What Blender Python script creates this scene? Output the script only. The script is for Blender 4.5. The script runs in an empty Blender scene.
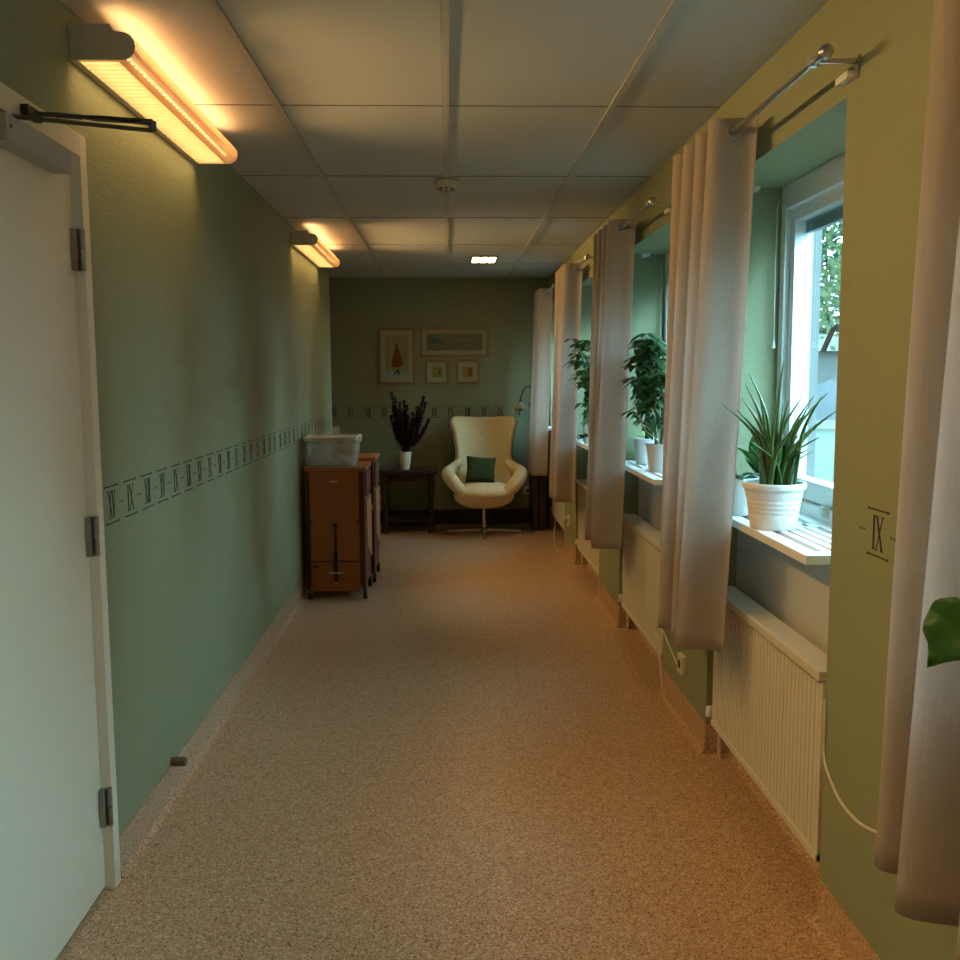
import bpy, bmesh, math, random
from mathutils import Vector, Matrix
R = random.Random(11)
SC = bpy.context.scene
COL = SC.collection
PI = math.pi

# ---------------------------------------------------------------- materials
def new_mat(name):
    m = bpy.data.materials.new(name); m.use_nodes = True
    nt = m.node_tree
    return m, nt, nt.nodes['Principled BSDF']

def mat(name, col, rough=.6, metal=0., var=0., scale=8., stretch=(1, 1, 1), bump=0., bscale=60., bstretch=(1, 1, 1), spec=.5, emit=None, estr=0., trans=0.):
    m, nt, b = new_mat(name)
    N = nt.nodes; L = nt.links
    b.inputs['Base Color'].default_value = (*col, 1)
    b.inputs['Roughness'].default_value = rough
    b.inputs['Metallic'].default_value = metal
    b.inputs['Specular IOR Level'].default_value = spec
    tc = N.new('ShaderNodeTexCoord')
    if var > 0:
        mp = N.new('ShaderNodeMapping'); mp.inputs['Scale'].default_value = stretch
        no = N.new('ShaderNodeTexNoise'); no.inputs['Scale'].default_value = scale; no.inputs['Detail'].default_value = 5
        mx = N.new('ShaderNodeMix'); mx.data_type = 'RGBA'
        mx.inputs['A'].default_value = tuple(max(0, c*(1-var)) for c in col)+(1,)
        mx.inputs['B'].default_value = tuple(min(1, c*(1+var)) for c in col)+(1,)
        L.new(tc.outputs['Object'], mp.inputs['Vector']); L.new(mp.outputs[0], no.inputs['Vector'])
        L.new(no.outputs['Fac'], mx.inputs['Factor']); L.new(mx.outputs['Result'], b.inputs['Base Color'])
    if bump > 0:
        mp = N.new('ShaderNodeMapping'); mp.inputs['Scale'].default_value = bstretch
        no = N.new('ShaderNodeTexNoise'); no.inputs['Scale'].default_value = bscale; no.inputs['Detail'].default_value = 3
        bp = N.new('ShaderNodeBump'); bp.inputs['Strength'].default_value = bump; bp.inputs['Distance'].default_value = .002
        L.new(tc.outputs['Object'], mp.inputs['Vector']); L.new(mp.outputs[0], no.inputs['Vector'])
        L.new(no.outputs['Fac'], bp.inputs['Height']); L.new(bp.outputs[0], b.inputs['Normal'])
    if emit:
        b.inputs['Emission Color'].default_value = (*emit, 1); b.inputs['Emission Strength'].default_value = estr
    return m

def translucent(name, col, fac, rough=.9, var=.1, stretch=(1, 1, 1), scale=60, gloss=.02, tcol=None):
    """thin material that lets part of the light through (cloth, leaves)"""
    m, nt, b = new_mat(name); N = nt.nodes; L = nt.links
    N.remove(b)
    out = [n for n in N if n.type == 'OUTPUT_MATERIAL'][0]
    tc = N.new('ShaderNodeTexCoord'); mp = N.new('ShaderNodeMapping'); mp.inputs['Scale'].default_value = stretch
    no = N.new('ShaderNodeTexNoise'); no.inputs['Scale'].default_value = scale; no.inputs['Detail'].default_value = 4
    mx = N.new('ShaderNodeMix'); mx.data_type = 'RGBA'
    mx.inputs['A'].default_value = tuple(c*(1-var) for c in col)+(1,)
    mx.inputs['B'].default_value = tuple(min(1, c*(1+var)) for c in col)+(1,)
    d = N.new('ShaderNodeBsdfPrincipled'); d.inputs['Roughness'].default_value = rough; d.inputs['Specular IOR Level'].default_value = gloss*10
    t = N.new('ShaderNodeBsdfTranslucent'); ms = N.new('ShaderNodeMixShader'); ms.inputs[0].default_value = fac
    L.new(tc.outputs['Object'], mp.inputs[0]); L.new(mp.outputs[0], no.inputs['Vector']); L.new(no.outputs['Fac'], mx.inputs['Factor'])
    L.new(mx.outputs['Result'], d.inputs['Base Color'])
    if tcol: t.inputs['Color'].default_value = (*tcol, 1)
    else: L.new(mx.outputs['Result'], t.inputs['Color'])
    L.new(d.outputs[0], ms.inputs[1]); L.new(t.outputs[0], ms.inputs[2]); L.new(ms.outputs[0], out.inputs['Surface'])
    return m

def glassy(name, tint, refl_rough=.02, haze=0.0, hazecol=(.8, .85, .85)):
    m, nt, b = new_mat(name); N = nt.nodes; L = nt.links
    N.remove(b)
    out = [n for n in N if n.type == 'OUTPUT_MATERIAL'][0]
    tr = N.new('ShaderNodeBsdfTransparent'); tr.inputs['Color'].default_value = (*tint, 1)
    gl = N.new('ShaderNodeBsdfGlossy'); gl.inputs['Roughness'].default_value = refl_rough
    lw = N.new('ShaderNodeLayerWeight'); lw.inputs['Blend'].default_value = .5
    pw = N.new('ShaderNodeMath'); pw.operation = 'POWER'; pw.inputs[1].default_value = 4.; L.new(lw.outputs['Facing'], pw.inputs[0])
    fr = N.new('ShaderNodeMath'); fr.operation = 'MULTIPLY_ADD'; fr.inputs[1].default_value = .7; fr.inputs[2].default_value = .03; L.new(pw.outputs[0], fr.inputs[0])
    ms = N.new('ShaderNodeMixShader')
    L.new(fr.outputs[0], ms.inputs[0]); L.new(tr.outputs[0], ms.inputs[1]); L.new(gl.outputs[0], ms.inputs[2])
    last = ms
    if haze > 0:
        df = N.new('ShaderNodeBsdfDiffuse'); df.inputs['Color'].default_value = (*hazecol, 1)
        m2 = N.new('ShaderNodeMixShader'); m2.inputs[0].default_value = haze
        L.new(ms.outputs[0], m2.inputs[1]); L.new(df.outputs[0], m2.inputs[2]); last = m2
    L.new(last.outputs[0], out.inputs['Surface'])
    return m

def emitter(name, col, s):
    m, nt, b = new_mat(name)
    b.inputs['Base Color'].default_value = (*[min(1, c) for c in col], 1)
    b.inputs['Emission Color'].default_value = (*col, 1); b.inputs['Emission Strength'].default_value = s
    return m

def floor_mat():
    m, nt, b = new_mat('speckled_vinyl'); N = nt.nodes; L = nt.links
    tc = N.new('ShaderNodeTexCoord')
    def noise(s, d=2, r=.5):
        n = N.new('ShaderNodeTexNoise'); n.inputs['Scale'].default_value = s; n.inputs['Detail'].default_value = d; n.inputs['Roughness'].default_value = r
        L.new(tc.outputs['Object'], n.inputs['Vector']); return n
    def ramp(src, p0, p1, c0, c1):
        r = N.new('ShaderNodeValToRGB'); r.color_ramp.elements[0].position = p0; r.color_ramp.elements[1].position = p1
        r.color_ramp.elements[0].color = (*c0, 1); r.color_ramp.elements[1].color = (*c1, 1)
        L.new(src, r.inputs[0]); return r
    def mixc(f, a, bb):
        x = N.new('ShaderNodeMix'); x.data_type = 'RGBA'; L.new(f, x.inputs['Factor'])
        for k, v in (('A', a), ('B', bb)):
            if isinstance(v, tuple): x.inputs[k].default_value = (*v, 1)
            else: L.new(v, x.inputs[k])
        return x.outputs['Result']
    big = noise(1.3, 3)
    base = mixc(big.outputs['Fac'], (.47, .265, .125), (.54, .315, .155))
    v = N.new('ShaderNodeTexVoronoi'); v.inputs['Scale'].default_value = 210
    L.new(tc.outputs['Object'], v.inputs['Vector'])
    sep = N.new('ShaderNodeSeparateColor'); L.new(v.outputs['Color'], sep.inputs[0])
    lt = ramp(sep.outputs[0], .80, .84, (0, 0, 0), (1, 1, 1))
    dk = ramp(sep.outputs[1], .80, .84, (0, 0, 0), (1, 1, 1))
    md = ramp(sep.outputs[2], .6, .64, (0, 0, 0), (1, 1, 1))
    c = mixc(md.outputs[0], base, (.55, .325, .16))
    c = mixc(dk.outputs[0], c, (.24, .125, .07))
    c = mixc(lt.outputs[0], c, (.68, .50, .34))
    L.new(c, b.inputs['Base Color'])
    wear = noise(2.2, 4)
    rr = N.new('ShaderNodeMapRange'); rr.inputs['To Min'].default_value = .24; rr.inputs['To Max'].default_value = .38
    L.new(wear.outputs['Fac'], rr.inputs['Value']); L.new(rr.outputs[0], b.inputs['Roughness'])
    bp = N.new('ShaderNodeBump'); bp.inputs['Strength'].default_value = .12; bp.inputs['Distance'].default_value = .002
    n2 = noise(90, 2); L.new(n2.outputs['Fac'], bp.inputs['Height']); L.new(bp.outputs[0], b.inputs['Normal'])
    b.inputs['Specular IOR Level'].default_value = .45
    return m

M = {}
M['green'] = mat('green_fibre_wallpaper', (.268, .275, .148), .72, var=.05, scale=2.2, bump=1., bscale=70, bstretch=(1, .35, 3.2), spec=.35)
M['green_far'] = M['green']
M['ceiling'] = mat('ceiling_tile', (.54, .54, .50), .9, var=.05, scale=120, spec=.2)
M['grid'] = mat('ceiling_grid', (.48, .46, .41), .7)
M['gap'] = mat('shadow_gap', (.20, .18, .15), .9)
M['floor'] = floor_mat()
M['skirt'] = mat('vinyl_skirting', (.33, .24, .19), .5, var=.25, scale=150)
M['darkwood'] = mat('dark_mahogany', (.035, .014, .010), .32, var=.4, scale=6, stretch=(1, 1, 8))
M['white'] = mat('white_paint', (.74, .74, .70), .4)
M['doorpaint'] = mat('cream_door_paint', (.78, .67, .48), .42, var=.03, scale=3)
M['casing'] = mat('door_casing_paint', (.78, .68, .50), .45)
M['panel'] = mat('grey_niche_panel', (.50, .49, .44), .5, var=.06, scale=3)
M['radiator'] = mat('radiator_enamel', (.66, .60, .46), .35)
M['sill'] = mat('white_sill', (.80, .79, .74), .35)
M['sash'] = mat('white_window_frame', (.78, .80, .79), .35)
M['curtain'] = translucent('linen_curtain', (.54, .44, .35), .46, var=.26, stretch=(60, 60, 2.2), scale=5, tcol=(.66, .60, .55))
M['steel'] = mat('brushed_steel', (.55, .55, .54), .28, metal=1)
M['darksteel'] = mat('dark_grey_metal', (.10, .10, .10), .4, metal=.8)
M['hinge'] = mat('worn_hinge_metal', (.30, .27, .22), .38, metal=.9)
M['closer'] = mat('closer_grey_enamel', (.34, .35, .32), .35)
M['black'] = mat('black_plastic', (.015, .015, .015), .45)
M['ink'] = mat('black_print', (.012, .012, .010), .8)
M['lamp_body'] = mat('lamp_enamel', (.58, .53, .42), .45)
M['louvre'] = translucent('lamp_louvre_plastic', (.62, .55, .38), .25, var=.0, tcol=(.6, .52, .34))
M['tube'] = emitter('warm_fluorescent_tube', (1., .62, .26), 8.)
M['diffuser'] = emitter('glowing_lamp_diffuser', (1., .70, .34), 8.)
M['ceil_emit'] = emitter('warm_downlight_glow', (1., .74, .36), 20.0)
M['glass'] = glassy('window_glass', (.93, .99, .98))
M['boxplastic'] = glassy('clear_storage_plastic', (.86, .88, .88), .12, .24, (.88, .90, .90))
M['rimplastic'] = glassy('thick_clear_plastic', (.8, .8, .75), .1, .62, (.80, .78, .68))
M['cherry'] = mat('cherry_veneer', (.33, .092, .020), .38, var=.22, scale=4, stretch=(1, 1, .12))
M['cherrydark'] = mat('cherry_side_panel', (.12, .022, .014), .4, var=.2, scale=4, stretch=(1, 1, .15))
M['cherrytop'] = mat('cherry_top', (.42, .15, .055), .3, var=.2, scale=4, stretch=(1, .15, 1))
M['beech'] = mat('light_wood_door', (.46, .25, .12), .4, var=.15, scale=4, stretch=(1, 1, .15))
M['leg_dark'] = mat('dark_stained_rail', (.05, .016, .012), .4)
M['brass'] = mat('brass_fitting', (.75, .58, .30), .28, metal=1)
M['rubber'] = mat('black_rubber', (.02, .02, .022), .5)
M['fleece'] = mat('cream_fleece', (.76, .60, .34), .95, var=.16, scale=26, bump=1., bscale=130, spec=.1)
M['shell'] = mat('dark_chair_shell', (.022, .014, .012), .35)
M['cushion'] = mat('dark_green_cushion', (.032, .050, .010), .9, var=.25, scale=40, bump=.4, bscale=200)
M['chrome'] = mat('chrome', (.62, .60, .56), .18, metal=1)
M['vase'] = mat('cream_ceramic', (.74, .66, .48), .35)
M['dried'] = mat('dark_purple_dried_flower', (.045, .012, .022), .9, var=.4, scale=30)
M['frame'] = mat('pale_wood_frame', (.27, .165, .075), .45, var=.12, scale=20, stretch=(1, 1, .3))
M['mount'] = mat('cream_picture_mount', (.50, .40, .25), .8)
M['potwhite'] = mat('white_plant_pot', (.78, .76, .71), .42, var=.03, scale=6)
M['potgrey'] = mat('pale_grey_plant_pot', (.56, .55, .52), .55, var=.06, scale=14)
M['soil'] = mat('potting_soil', (.035, .022, .014), .95, var=.5, scale=90, bump=1, bscale=120)
M['leaf'] = translucent('dark_green_leaf', (.026, .062, .018), .22, rough=.45, var=.35, scale=12, gloss=.04, tcol=(.10, .26, .05))
M['leafbright'] = translucent('bright_green_leaf', (.06, .17, .04), .35, rough=.4, var=.3, scale=10, gloss=.04, tcol=(.20, .42, .08))
M['leafpale'] = translucent('pale_yellow_green_leaf', (.34, .40, .16), .4, rough=.5, var=.3, scale=20, tcol=(.5, .6, .2))
M['spike'] = translucent('snake_plant_leaf', (.07, .14, .035), .15, rough=.34, var=.5, stretch=(1, 1, 1), scale=25, gloss=.05, tcol=(.08, .2, .05))
M['leafwhite'] = mat('creamy_leaf', (.66, .68, .55), .5)
M['stem'] = mat('brown_green_stem', (.10, .10, .045), .7, var=.3, scale=30)
M['bark'] = mat('tree_bark', (.03, .02, .012), .9, var=.3, scale=8)
M['cablew'] = mat('cream_cable', (.70, .66, .54), .45)
M['socket'] = mat('cream_socket_plastic', (.66, .60, .46), .4)
M['dooredge'] = mat('tan_rubber_buffer', (.17, .12, .07), .7)
M['shade'] = mat('opal_shade', (.52, .45, .33), .4)
M['slab'] = mat('dark_brown_wood_slab', (.060, .026, .018), .5, var=.3, scale=5, stretch=(1, 1, .2))
M['grass'] = mat('lawn_grass', (.022, .026, .010), .95, var=.35, scale=1.2)
M['tree'] = translucent('tree_leaf', (.045, .055, .024), .35, var=.4, scale=.7, tcol=(.09, .12, .04))
M['hedge'] = translucent('hedge_leaf', (.025, .036, .018), .3, var=.4, scale=.7)
M['render_wall'] = mat('pale_blue_render', (.042, .038, .034), .8, var=.06, scale=1)
M['dullglass'] = mat('dark_blue_window', (.04, .045, .05), .3)
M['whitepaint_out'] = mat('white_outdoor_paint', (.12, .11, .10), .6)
M['blind'] = mat('blue_grey_blind', (.20, .25, .27), .5)

# perforated lamp cover: fine grid of holes, real transparency
def perforated():
    m, nt, b = new_mat('perforated_lamp_cover'); N = nt.nodes; L = nt.links
    out = [n for n in N if n.type == 'OUTPUT_MATERIAL'][0]
    b.inputs['Base Color'].default_value = (.70, .55, .38, 1); b.inputs['Roughness'].default_value = .5
    tl = N.new('ShaderNodeBsdfTranslucent'); tl.inputs['Color'].default_value = (.75, .50, .28, 1)
    m1 = N.new('ShaderNodeMixShader'); m1.inputs[0].default_value = .22
    L.new(b.outputs[0], m1.inputs[1]); L.new(tl.outputs[0], m1.inputs[2])
    uv = N.new('ShaderNodeTexCoord'); sp = N.new('ShaderNodeSeparateXYZ'); L.new(uv.outputs['UV'], sp.inputs[0])
    def wave(src):
        a = N.new('ShaderNodeMath'); a.operation = 'FRACT'; L.new(src, a.inputs[0])
        s = N.new('ShaderNodeMath'); s.operation = 'SUBTRACT'; L.new(a.outputs[0], s.inputs[0]); s.inputs[1].default_value = .5
        p = N.new('ShaderNodeMath'); p.operation = 'POWER'; L.new(s.outputs[0], p.inputs[0]); p.inputs[1].default_value = 2
        return p
    w1, w2 = wave(sp.outputs[0]), wave(sp.outputs[1])
    ad = N.new('ShaderNodeMath'); ad.operation = 'ADD'; L.new(w1.outputs[0], ad.inputs[0]); L.new(w2.outputs[0], ad.inputs[1])
    lt = N.new('ShaderNodeMath'); lt.operation = 'LESS_THAN'; L.new(ad.outputs[0], lt.inputs[0]); lt.inputs[1].default_value = .055
    tr = N.new('ShaderNodeBsdfTransparent')
    m2 = N.new('ShaderNodeMixShader'); L.new(lt.outputs[0], m2.inputs[0]); L.new(m1.outputs[0], m2.inputs[1]); L.new(tr.outputs[0], m2.inputs[2])
    L.new(m2.outputs[0], out.inputs['Surface'])
    return m
M['perf'] = perforated()

# ---------------------------------------------------------------- mesh helpers
class B:
    def __init__(s): s.v = []; s.f = []; s.uv = None
    def add(s, vs, fs):
        o = len(s.v); s.v += [tuple(v) for v in vs]; s.f += [tuple(i+o for i in f) for f in fs]; return s
    def box(s, x0, x1, y0, y1, z0, z1, rot=None, c=None):
        vs = [Vector((x, y, z)) for z in (z0, z1) for y in (y0, y1) for x in (x0, x1)]
        if rot is not None:
            cc = Vector(c) if c else Vector(((x0+x1)/2, (y0+y1)/2, (z0+z1)/2))
            vs = [rot @ (v-cc)+cc for v in vs]
        return s.add(vs, [(0, 2, 3, 1), (4, 5, 7, 6), (0, 1, 5, 4), (2, 6, 7, 3), (0, 4, 6, 2), (1, 3, 7, 5)])
    def tube(s, pts, r, n=10, cap=True, flat=1.0):
        pts = [Vector(p) for p in pts]; k = len(pts)
        rr = r if hasattr(r, '__len__') else [r]*k
        vs = []; up = None
        for i, p in enumerate(pts):
            t = (pts[min(i+1, k-1)]-pts[max(i-1, 0)]).normalized()
            if up is None:
                a = Vector((0, 0, 1)) if abs(t.z) < .9 else Vector((1, 0, 0))
                up = (a-t*a.dot(t)).normalized()
            else:
                q = up-t*up.dot(t)
                up = q.normalized() if q.length > 1e-6 else up
            sd = t.cross(up)
            for j in range(n):
                a = 2*PI*j/n
                vs.append(p+(up*math.sin(a)*flat+sd*math.cos(a))*rr[i])
        fs = []
        for i in range(k-1):
            for j in range(n):
                a, b = i*n+j, i*n+(j+1) % n
                fs.append((a, b, b+n, a+n))
        if cap:
            fs.append(tuple(reversed(range(n)))); fs.append(tuple(range((k-1)*n, k*n)))
        return s.add(vs, fs)
    def lathe(s, prof, c=(0, 0, 0), n=32, sx=1., sy=1., a0=0.):
        vs = []; k = len(prof)
        for r, z in prof:
            for j in range(n):
                a = 2*PI*j/n+a0
                vs.append((c[0]+r*sx*math.cos(a), c[1]+r*sy*math.sin(a), c[2]+z))
        fs = []
        for i in range(k-1):
            for j in range(n):
                a, b = i*n+j, i*n+(j+1) % n
                fs.append((a, b, b+n, a+n))
        if prof[0][0] > 1e-5: fs.append(tuple(reversed(range(n))))
        if prof[-1][0] > 1e-5: fs.append(tuple(range((k-1)*n, k*n)))
        return s.add(vs, fs)
    def prism(s, poly, axis, a0, a1):
        """poly of 2-D points extruded along axis ('x': pts are (y,z); 'y': (x,z); 'z': (x,y))"""
        n = len(poly)
        def P(p, a):
            return {'x': (a, p[0], p[1]), 'y': (p[0], a, p[1]), 'z': (p[0], p[1], a)}[axis]
        vs = [P(p, a0) for p in poly]+[P(p, a1) for p in poly]
        fs = [tuple(range(n)), tuple(range(2*n-1, n-1, -1))]+[(i, i+n, (i+1) % n+n, (i+1) % n) for i in range(n)]
        return s.add(vs, fs)
    def grid(s, rows):
        n = len(rows[0]); vs = [p for r in rows for p in r]
        return s.add(vs, [(i*n+j, i*n+j+1, (i+1)*n+j+1, (i+1)*n+j) for i in range(len(rows)-1) for j in range(n-1)])
    def sphere(s, c, r, n=16, m=10, sx=1, sy=1, sz=1, p=1.0):
        def e(v): return math.copysign(abs(v)**p, v)
        vs = []; fs = []
        for i in range(m+1):
            ph = -PI/2+PI*i/m
            for j in range(n):
                a = 2*PI*j/n
                vs.append((c[0]+r*sx*e(math.cos(ph))*e(math.cos(a)), c[1]+r*sy*e(math.cos(ph))*e(math.sin(a)), c[2]+r*sz*e(math.sin(ph))))
        for i in range(m):
            for j in range(n):
                a, b = i*n+j, i*n+(j+1) % n
                fs.append((a, b, b+n, a+n))
        return s.add(vs, fs)

def build(name, b, m, parent=None, smooth=False, bevel=0., loc=None, subsurf=0, solid=0., fix=True, mats=None):
    me = bpy.data.meshes.new(name)
    bm = bmesh.new()
    vs = [bm.verts.new(v) for v in b.v]
    for f in b.f:
        try: bm.faces.new([vs[i] for i in f])
        except ValueError: pass
    bmesh.ops.remove_doubles(bm, verts=bm.verts, dist=1e-6)
    if fix: bmesh.ops.recalc_face_normals(bm, faces=bm.faces)
    if bevel:
        bmesh.ops.bevel(bm, geom=[e for e in bm.edges if len(e.link_faces) == 2 and e.calc_face_angle(0) > .6], offset=bevel, segments=2, affect='EDGES', profile=.6)
    # origin at the mesh's base for top-level objects
    if parent is None and loc is None and bm.verts:
        xs = [v.co.x for v in bm.verts]; ys = [v.co.y for v in bm.verts]; zs = [v.co.z for v in bm.verts]
        loc = ((min(xs)+max(xs))/2, (min(ys)+max(ys))/2, min(zs))
        for v in bm.verts: v.co -= Vector(loc)
    if smooth:
        for f in bm.faces: f.smooth = True
    bm.to_mesh(me); bm.free()
    me.materials.append(m)
    o = bpy.data.objects.new(name, me); COL.objects.link(o)
    if parent is not None:
        o.parent = parent
        o.matrix_parent_inverse = Matrix.Identity(4)
        o.location = -Vector(world_loc(parent))
    elif loc is not None: o.location = loc
    if smooth and not subsurf:
        try:
            md = o.modifiers.new('edge', 'EDGE_SPLIT'); md.split_angle = math.radians(42)
        except Exception: pass
    if solid:
        md = o.modifiers.new('thick', 'SOLIDIFY'); md.thickness = solid; md.offset = 0
    if subsurf:
        md = o.modifiers.new('sub', 'SUBSURF'); md.levels = subsurf; md.render_levels = subsurf
    return o

def world_loc(o):
    v = Vector((0, 0, 0))
    while o is not None:
        v += Vector(o.location); o = o.parent
    return v

def tag(o, label, cat, group=None, kind=None):
    o['label'] = label; o['category'] = cat
    if group: o['group'] = group
    if kind: o['kind'] = kind
    return o

def thing(name, label, cat, loc, group=None):
    o = bpy.data.objects.new(name, None); COL.objects.link(o); o.location = loc
    o.empty_display_size = .1
    return tag(o, label, cat, group)

def struct(name, b, m, **k):
    o = build(name, b, m, **k); o['kind'] = 'structure'; return o

def copy_tree(o, off, parent=None):
    c = o.copy(); COL.objects.link(c); c.parent = parent
    if parent is None: c.location = Vector(o.location)+Vector(off)
    for ch in list(o.children): copy_tree(ch, off, c)
    return c

# ---------------------------------------------------------------- camera (fitted to the photograph)
F, PITCH, YAW, ROLL, CH = 948.71, 6.2121, 1.8965, -.2764, 1.4745
pt, yw, rl = map(math.radians, (PITCH, YAW, ROLL))
r0 = Vector((math.cos(yw), -math.sin(yw), 0)); fw = Vector((math.sin(yw)*math.cos(pt), math.cos(yw)*math.cos(pt), -math.sin(pt)))
u0 = r0.cross(fw)
rt = r0*math.cos(rl)+u0*math.sin(rl); up = u0*math.cos(rl)-r0*math.sin(rl)
cam = bpy.data.cameras.new('camera'); co = bpy.data.objects.new('camera', cam); COL.objects.link(co)
cam.sensor_width = 36; cam.lens = 36*F/960; cam.clip_start = .02; cam.clip_end = 500
mw = Matrix((( rt.x, up.x, -fw.x, 0), (rt.y, up.y, -fw.y, 0), (rt.z, up.z, -fw.z, CH), (0, 0, 0, 1)))
co.matrix_world = mw
SC.camera = co

# ---------------------------------------------------------------- room shell
XL, XR, H = -.987, .9955, 2.4405
YB, YE, YJ = -2.6, 9.46, 8.11           # back end, far wall, end of the left wall
XO = 1.375                                # outer face of the window wall
NICH = [(-1.37+1.89*k, -.23+1.89*k) for k in range(6)]  # niche spans; index 2 is the nearest window in view
NZ = 2.16
SK = .12

fl = B().box(-2.6, XO, YB-.2, YE+.15, -.12, 0); struct('floor', fl, M['floor'])
ce = B().box(-2.6, XO, YB-.2, YE+.15, H+.002, H+.14); ceiling = struct('ceiling', ce, M['ceiling'])
g = B()
xa = 0.0006
for x in (xa-1.2, xa-.6, xa, xa+.6):
    x0, x1 = x-.012, x+.012
    if x1 < XL: continue
    g.box(x0, x1, YB, YE, H-.004, H+.004)
g2 = B(); g3 = B()
k = -5
ysx = []
while 3.5318+1.2*k < YE:
    y = 3.5318+1.2*k
    if y > YB:
        g2.box(-2.0, XR, y-.0025, y+.0025, H-.0005, H+.004); ysx.append(y)
    k += 1
for x in (xa-.6, xa, xa+.6):
    for s in (-1, 1): g3.box(x+s*.0125-.0004, x+s*.0125+.0004, YB, YE, H-.0002, H+.004)
struct('ceiling_grid_bars', g, M['grid'], parent=ceiling)
struct('ceiling_tile_joints', g2, M['gap'], parent=ceiling)
struct('ceiling_bar_edges', g3, M['gap'], parent=ceiling)

DY0, DY1, DZ = 1.66, 2.645, 2.062       # door opening (leaf)
w = B()
w.box(XL-.16, XL, YB, DY0-.03, 0, H); w.box(XL-.16, XL, DY1+.03, YJ, 0, H); w.box(XL-.16, XL, DY0-.03, DY1+.03, DZ+.03, H)
wall_left = struct('wall_left', w, M['green'])
w = B().box(-2.4, XR, YE, YE+.12, 0, H); wall_far = struct('wall_far', w, M['green'])
w = B().box(-2.4, -2.28, YJ-1.2, YE, 0, H); struct('wall_recess', w, M['green'])
w = B().box(-2.28, XL-.16, YJ-.12, YJ-.01, 0, H); struct('wall_recess_side', w, M['green'])
w = B().box(XL-.16, XO, YB-.12, YB, 0, H); struct('wall_back', w, M['green'])
w = B(); prev = YB
for (a, b_) in NICH:
    w.box(XR, XO, prev, a, 0, H); w.box(XR, XO, a, b_, NZ, H); w.box(1.12, XO, a, b_, 0, .94); prev = b_
w.box(XR, XO, prev, YE+.12, 0, H)
wall_right = struct('wall_right', w, M['green'])
for (a, b_) in NICH[1:]:
    struct('niche_panel', B().box(1.10, 1.119, a+.002, b_-.002, .002, .955), M['panel'], parent=wall_right)

# coved skirting
def cove(x, y0, y1, s, name):
    prof = [(x, 0), (x+s*.030, 0), (x+s*.020, .002), (x+s*.011, .008), (x+s*.006, .018), (x+s*.004, .03), (x+s*.003, SK), (x, SK)]
    b = B()
    for (a, c) in (y0, y1) if False else [(y0, y1)]:
        b.prism(prof, 'y', a, c)
    return b
sk = cove(XL, DY1+.06, YJ-.001, 1, ''); struct('baseboard_left', sk, M['floor'])
skb = cove(XL, YB, DY0-.06, 1, ''); struct('baseboard_left_back', skb, M['floor'])
b = B(); prev = YB
for (a, c) in NICH:
    b.v, b.f = b.v, b.f
    q = cove(XR, prev, a, -1, ''); b.add(q.v, q.f)
    q = cove(1.10, a+.001, c-.001, -1, ''); b.add(q.v, q.f)
    b.box(XR-.003, 1.099, c-.0055, c-.0005, 0, SK); prev = c
q = cove(XR, prev, YE-.02, -1, ''); b.add(q.v, q.f)
struct('baseboard_right', b, M['floor'])
struct('baseboard_far', B().box(-1.9, XR-.04, YE-.018, YE, 0, .15), M['darkwood'])

# ---------------------------------------------------------------- numeral borders
def numeral(b, P, ch, u, v, hgt, wid):
    """P(u,v,d) maps border plane to world; draws I V X with serifs"""
    T = .0008
    def quad(pts):
        n = len(pts)
        b.add([P(*p, .0002) for p in pts]+[P(*p, T) for p in pts], [tuple(range(n)), tuple(range(2*n-1, n-1, -1))]+[(i, i+n, (i+1) % n+n, (i+1) % n) for i in range(n)])
    def stroke(u0, v0, u1, v1, t):
        quad([(u0-t/2, v0), (u0+t/2, v0), (u1+t/2, v1), (u1-t/2, v1)])
    def serif(uu, vv, l=.012):
        quad([(uu-l/2, vv-.0016), (uu+l/2, vv-.0016), (uu+l/2, vv+.0016), (uu-l/2, vv+.0016)])
    t, tn = hgt*.105, hgt*.045
    lo, hi = v-hgt/2, v+hgt/2
    widths = {'I': .34, 'V': .92, 'X': 1.0}
    tot = sum(widths[c] for c in ch); x = u-wid/2
    for c in ch:
        w_ = widths[c]/tot*wid; m = x+w_/2
        if c == 'I':
            stroke(m, lo, m, hi, t); serif(m, lo); serif(m, hi)
        elif c == 'V':
            stroke(m, lo, m-w_*.36, hi, t); stroke(m, lo, m+w_*.36, hi, tn); serif(m-w_*.36, hi, .013); serif(m+w_*.36, hi, .011)
        else:
            stroke(m+w_*.34, lo, m-w_*.34, hi, t); stroke(m-w_*.34, lo, m+w_*.34, hi, tn)
            for a in (-1, 1): serif(m+a*w_*.34, hi, .012); serif(m+a*w_*.34, lo, .012)
        x += w_

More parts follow.
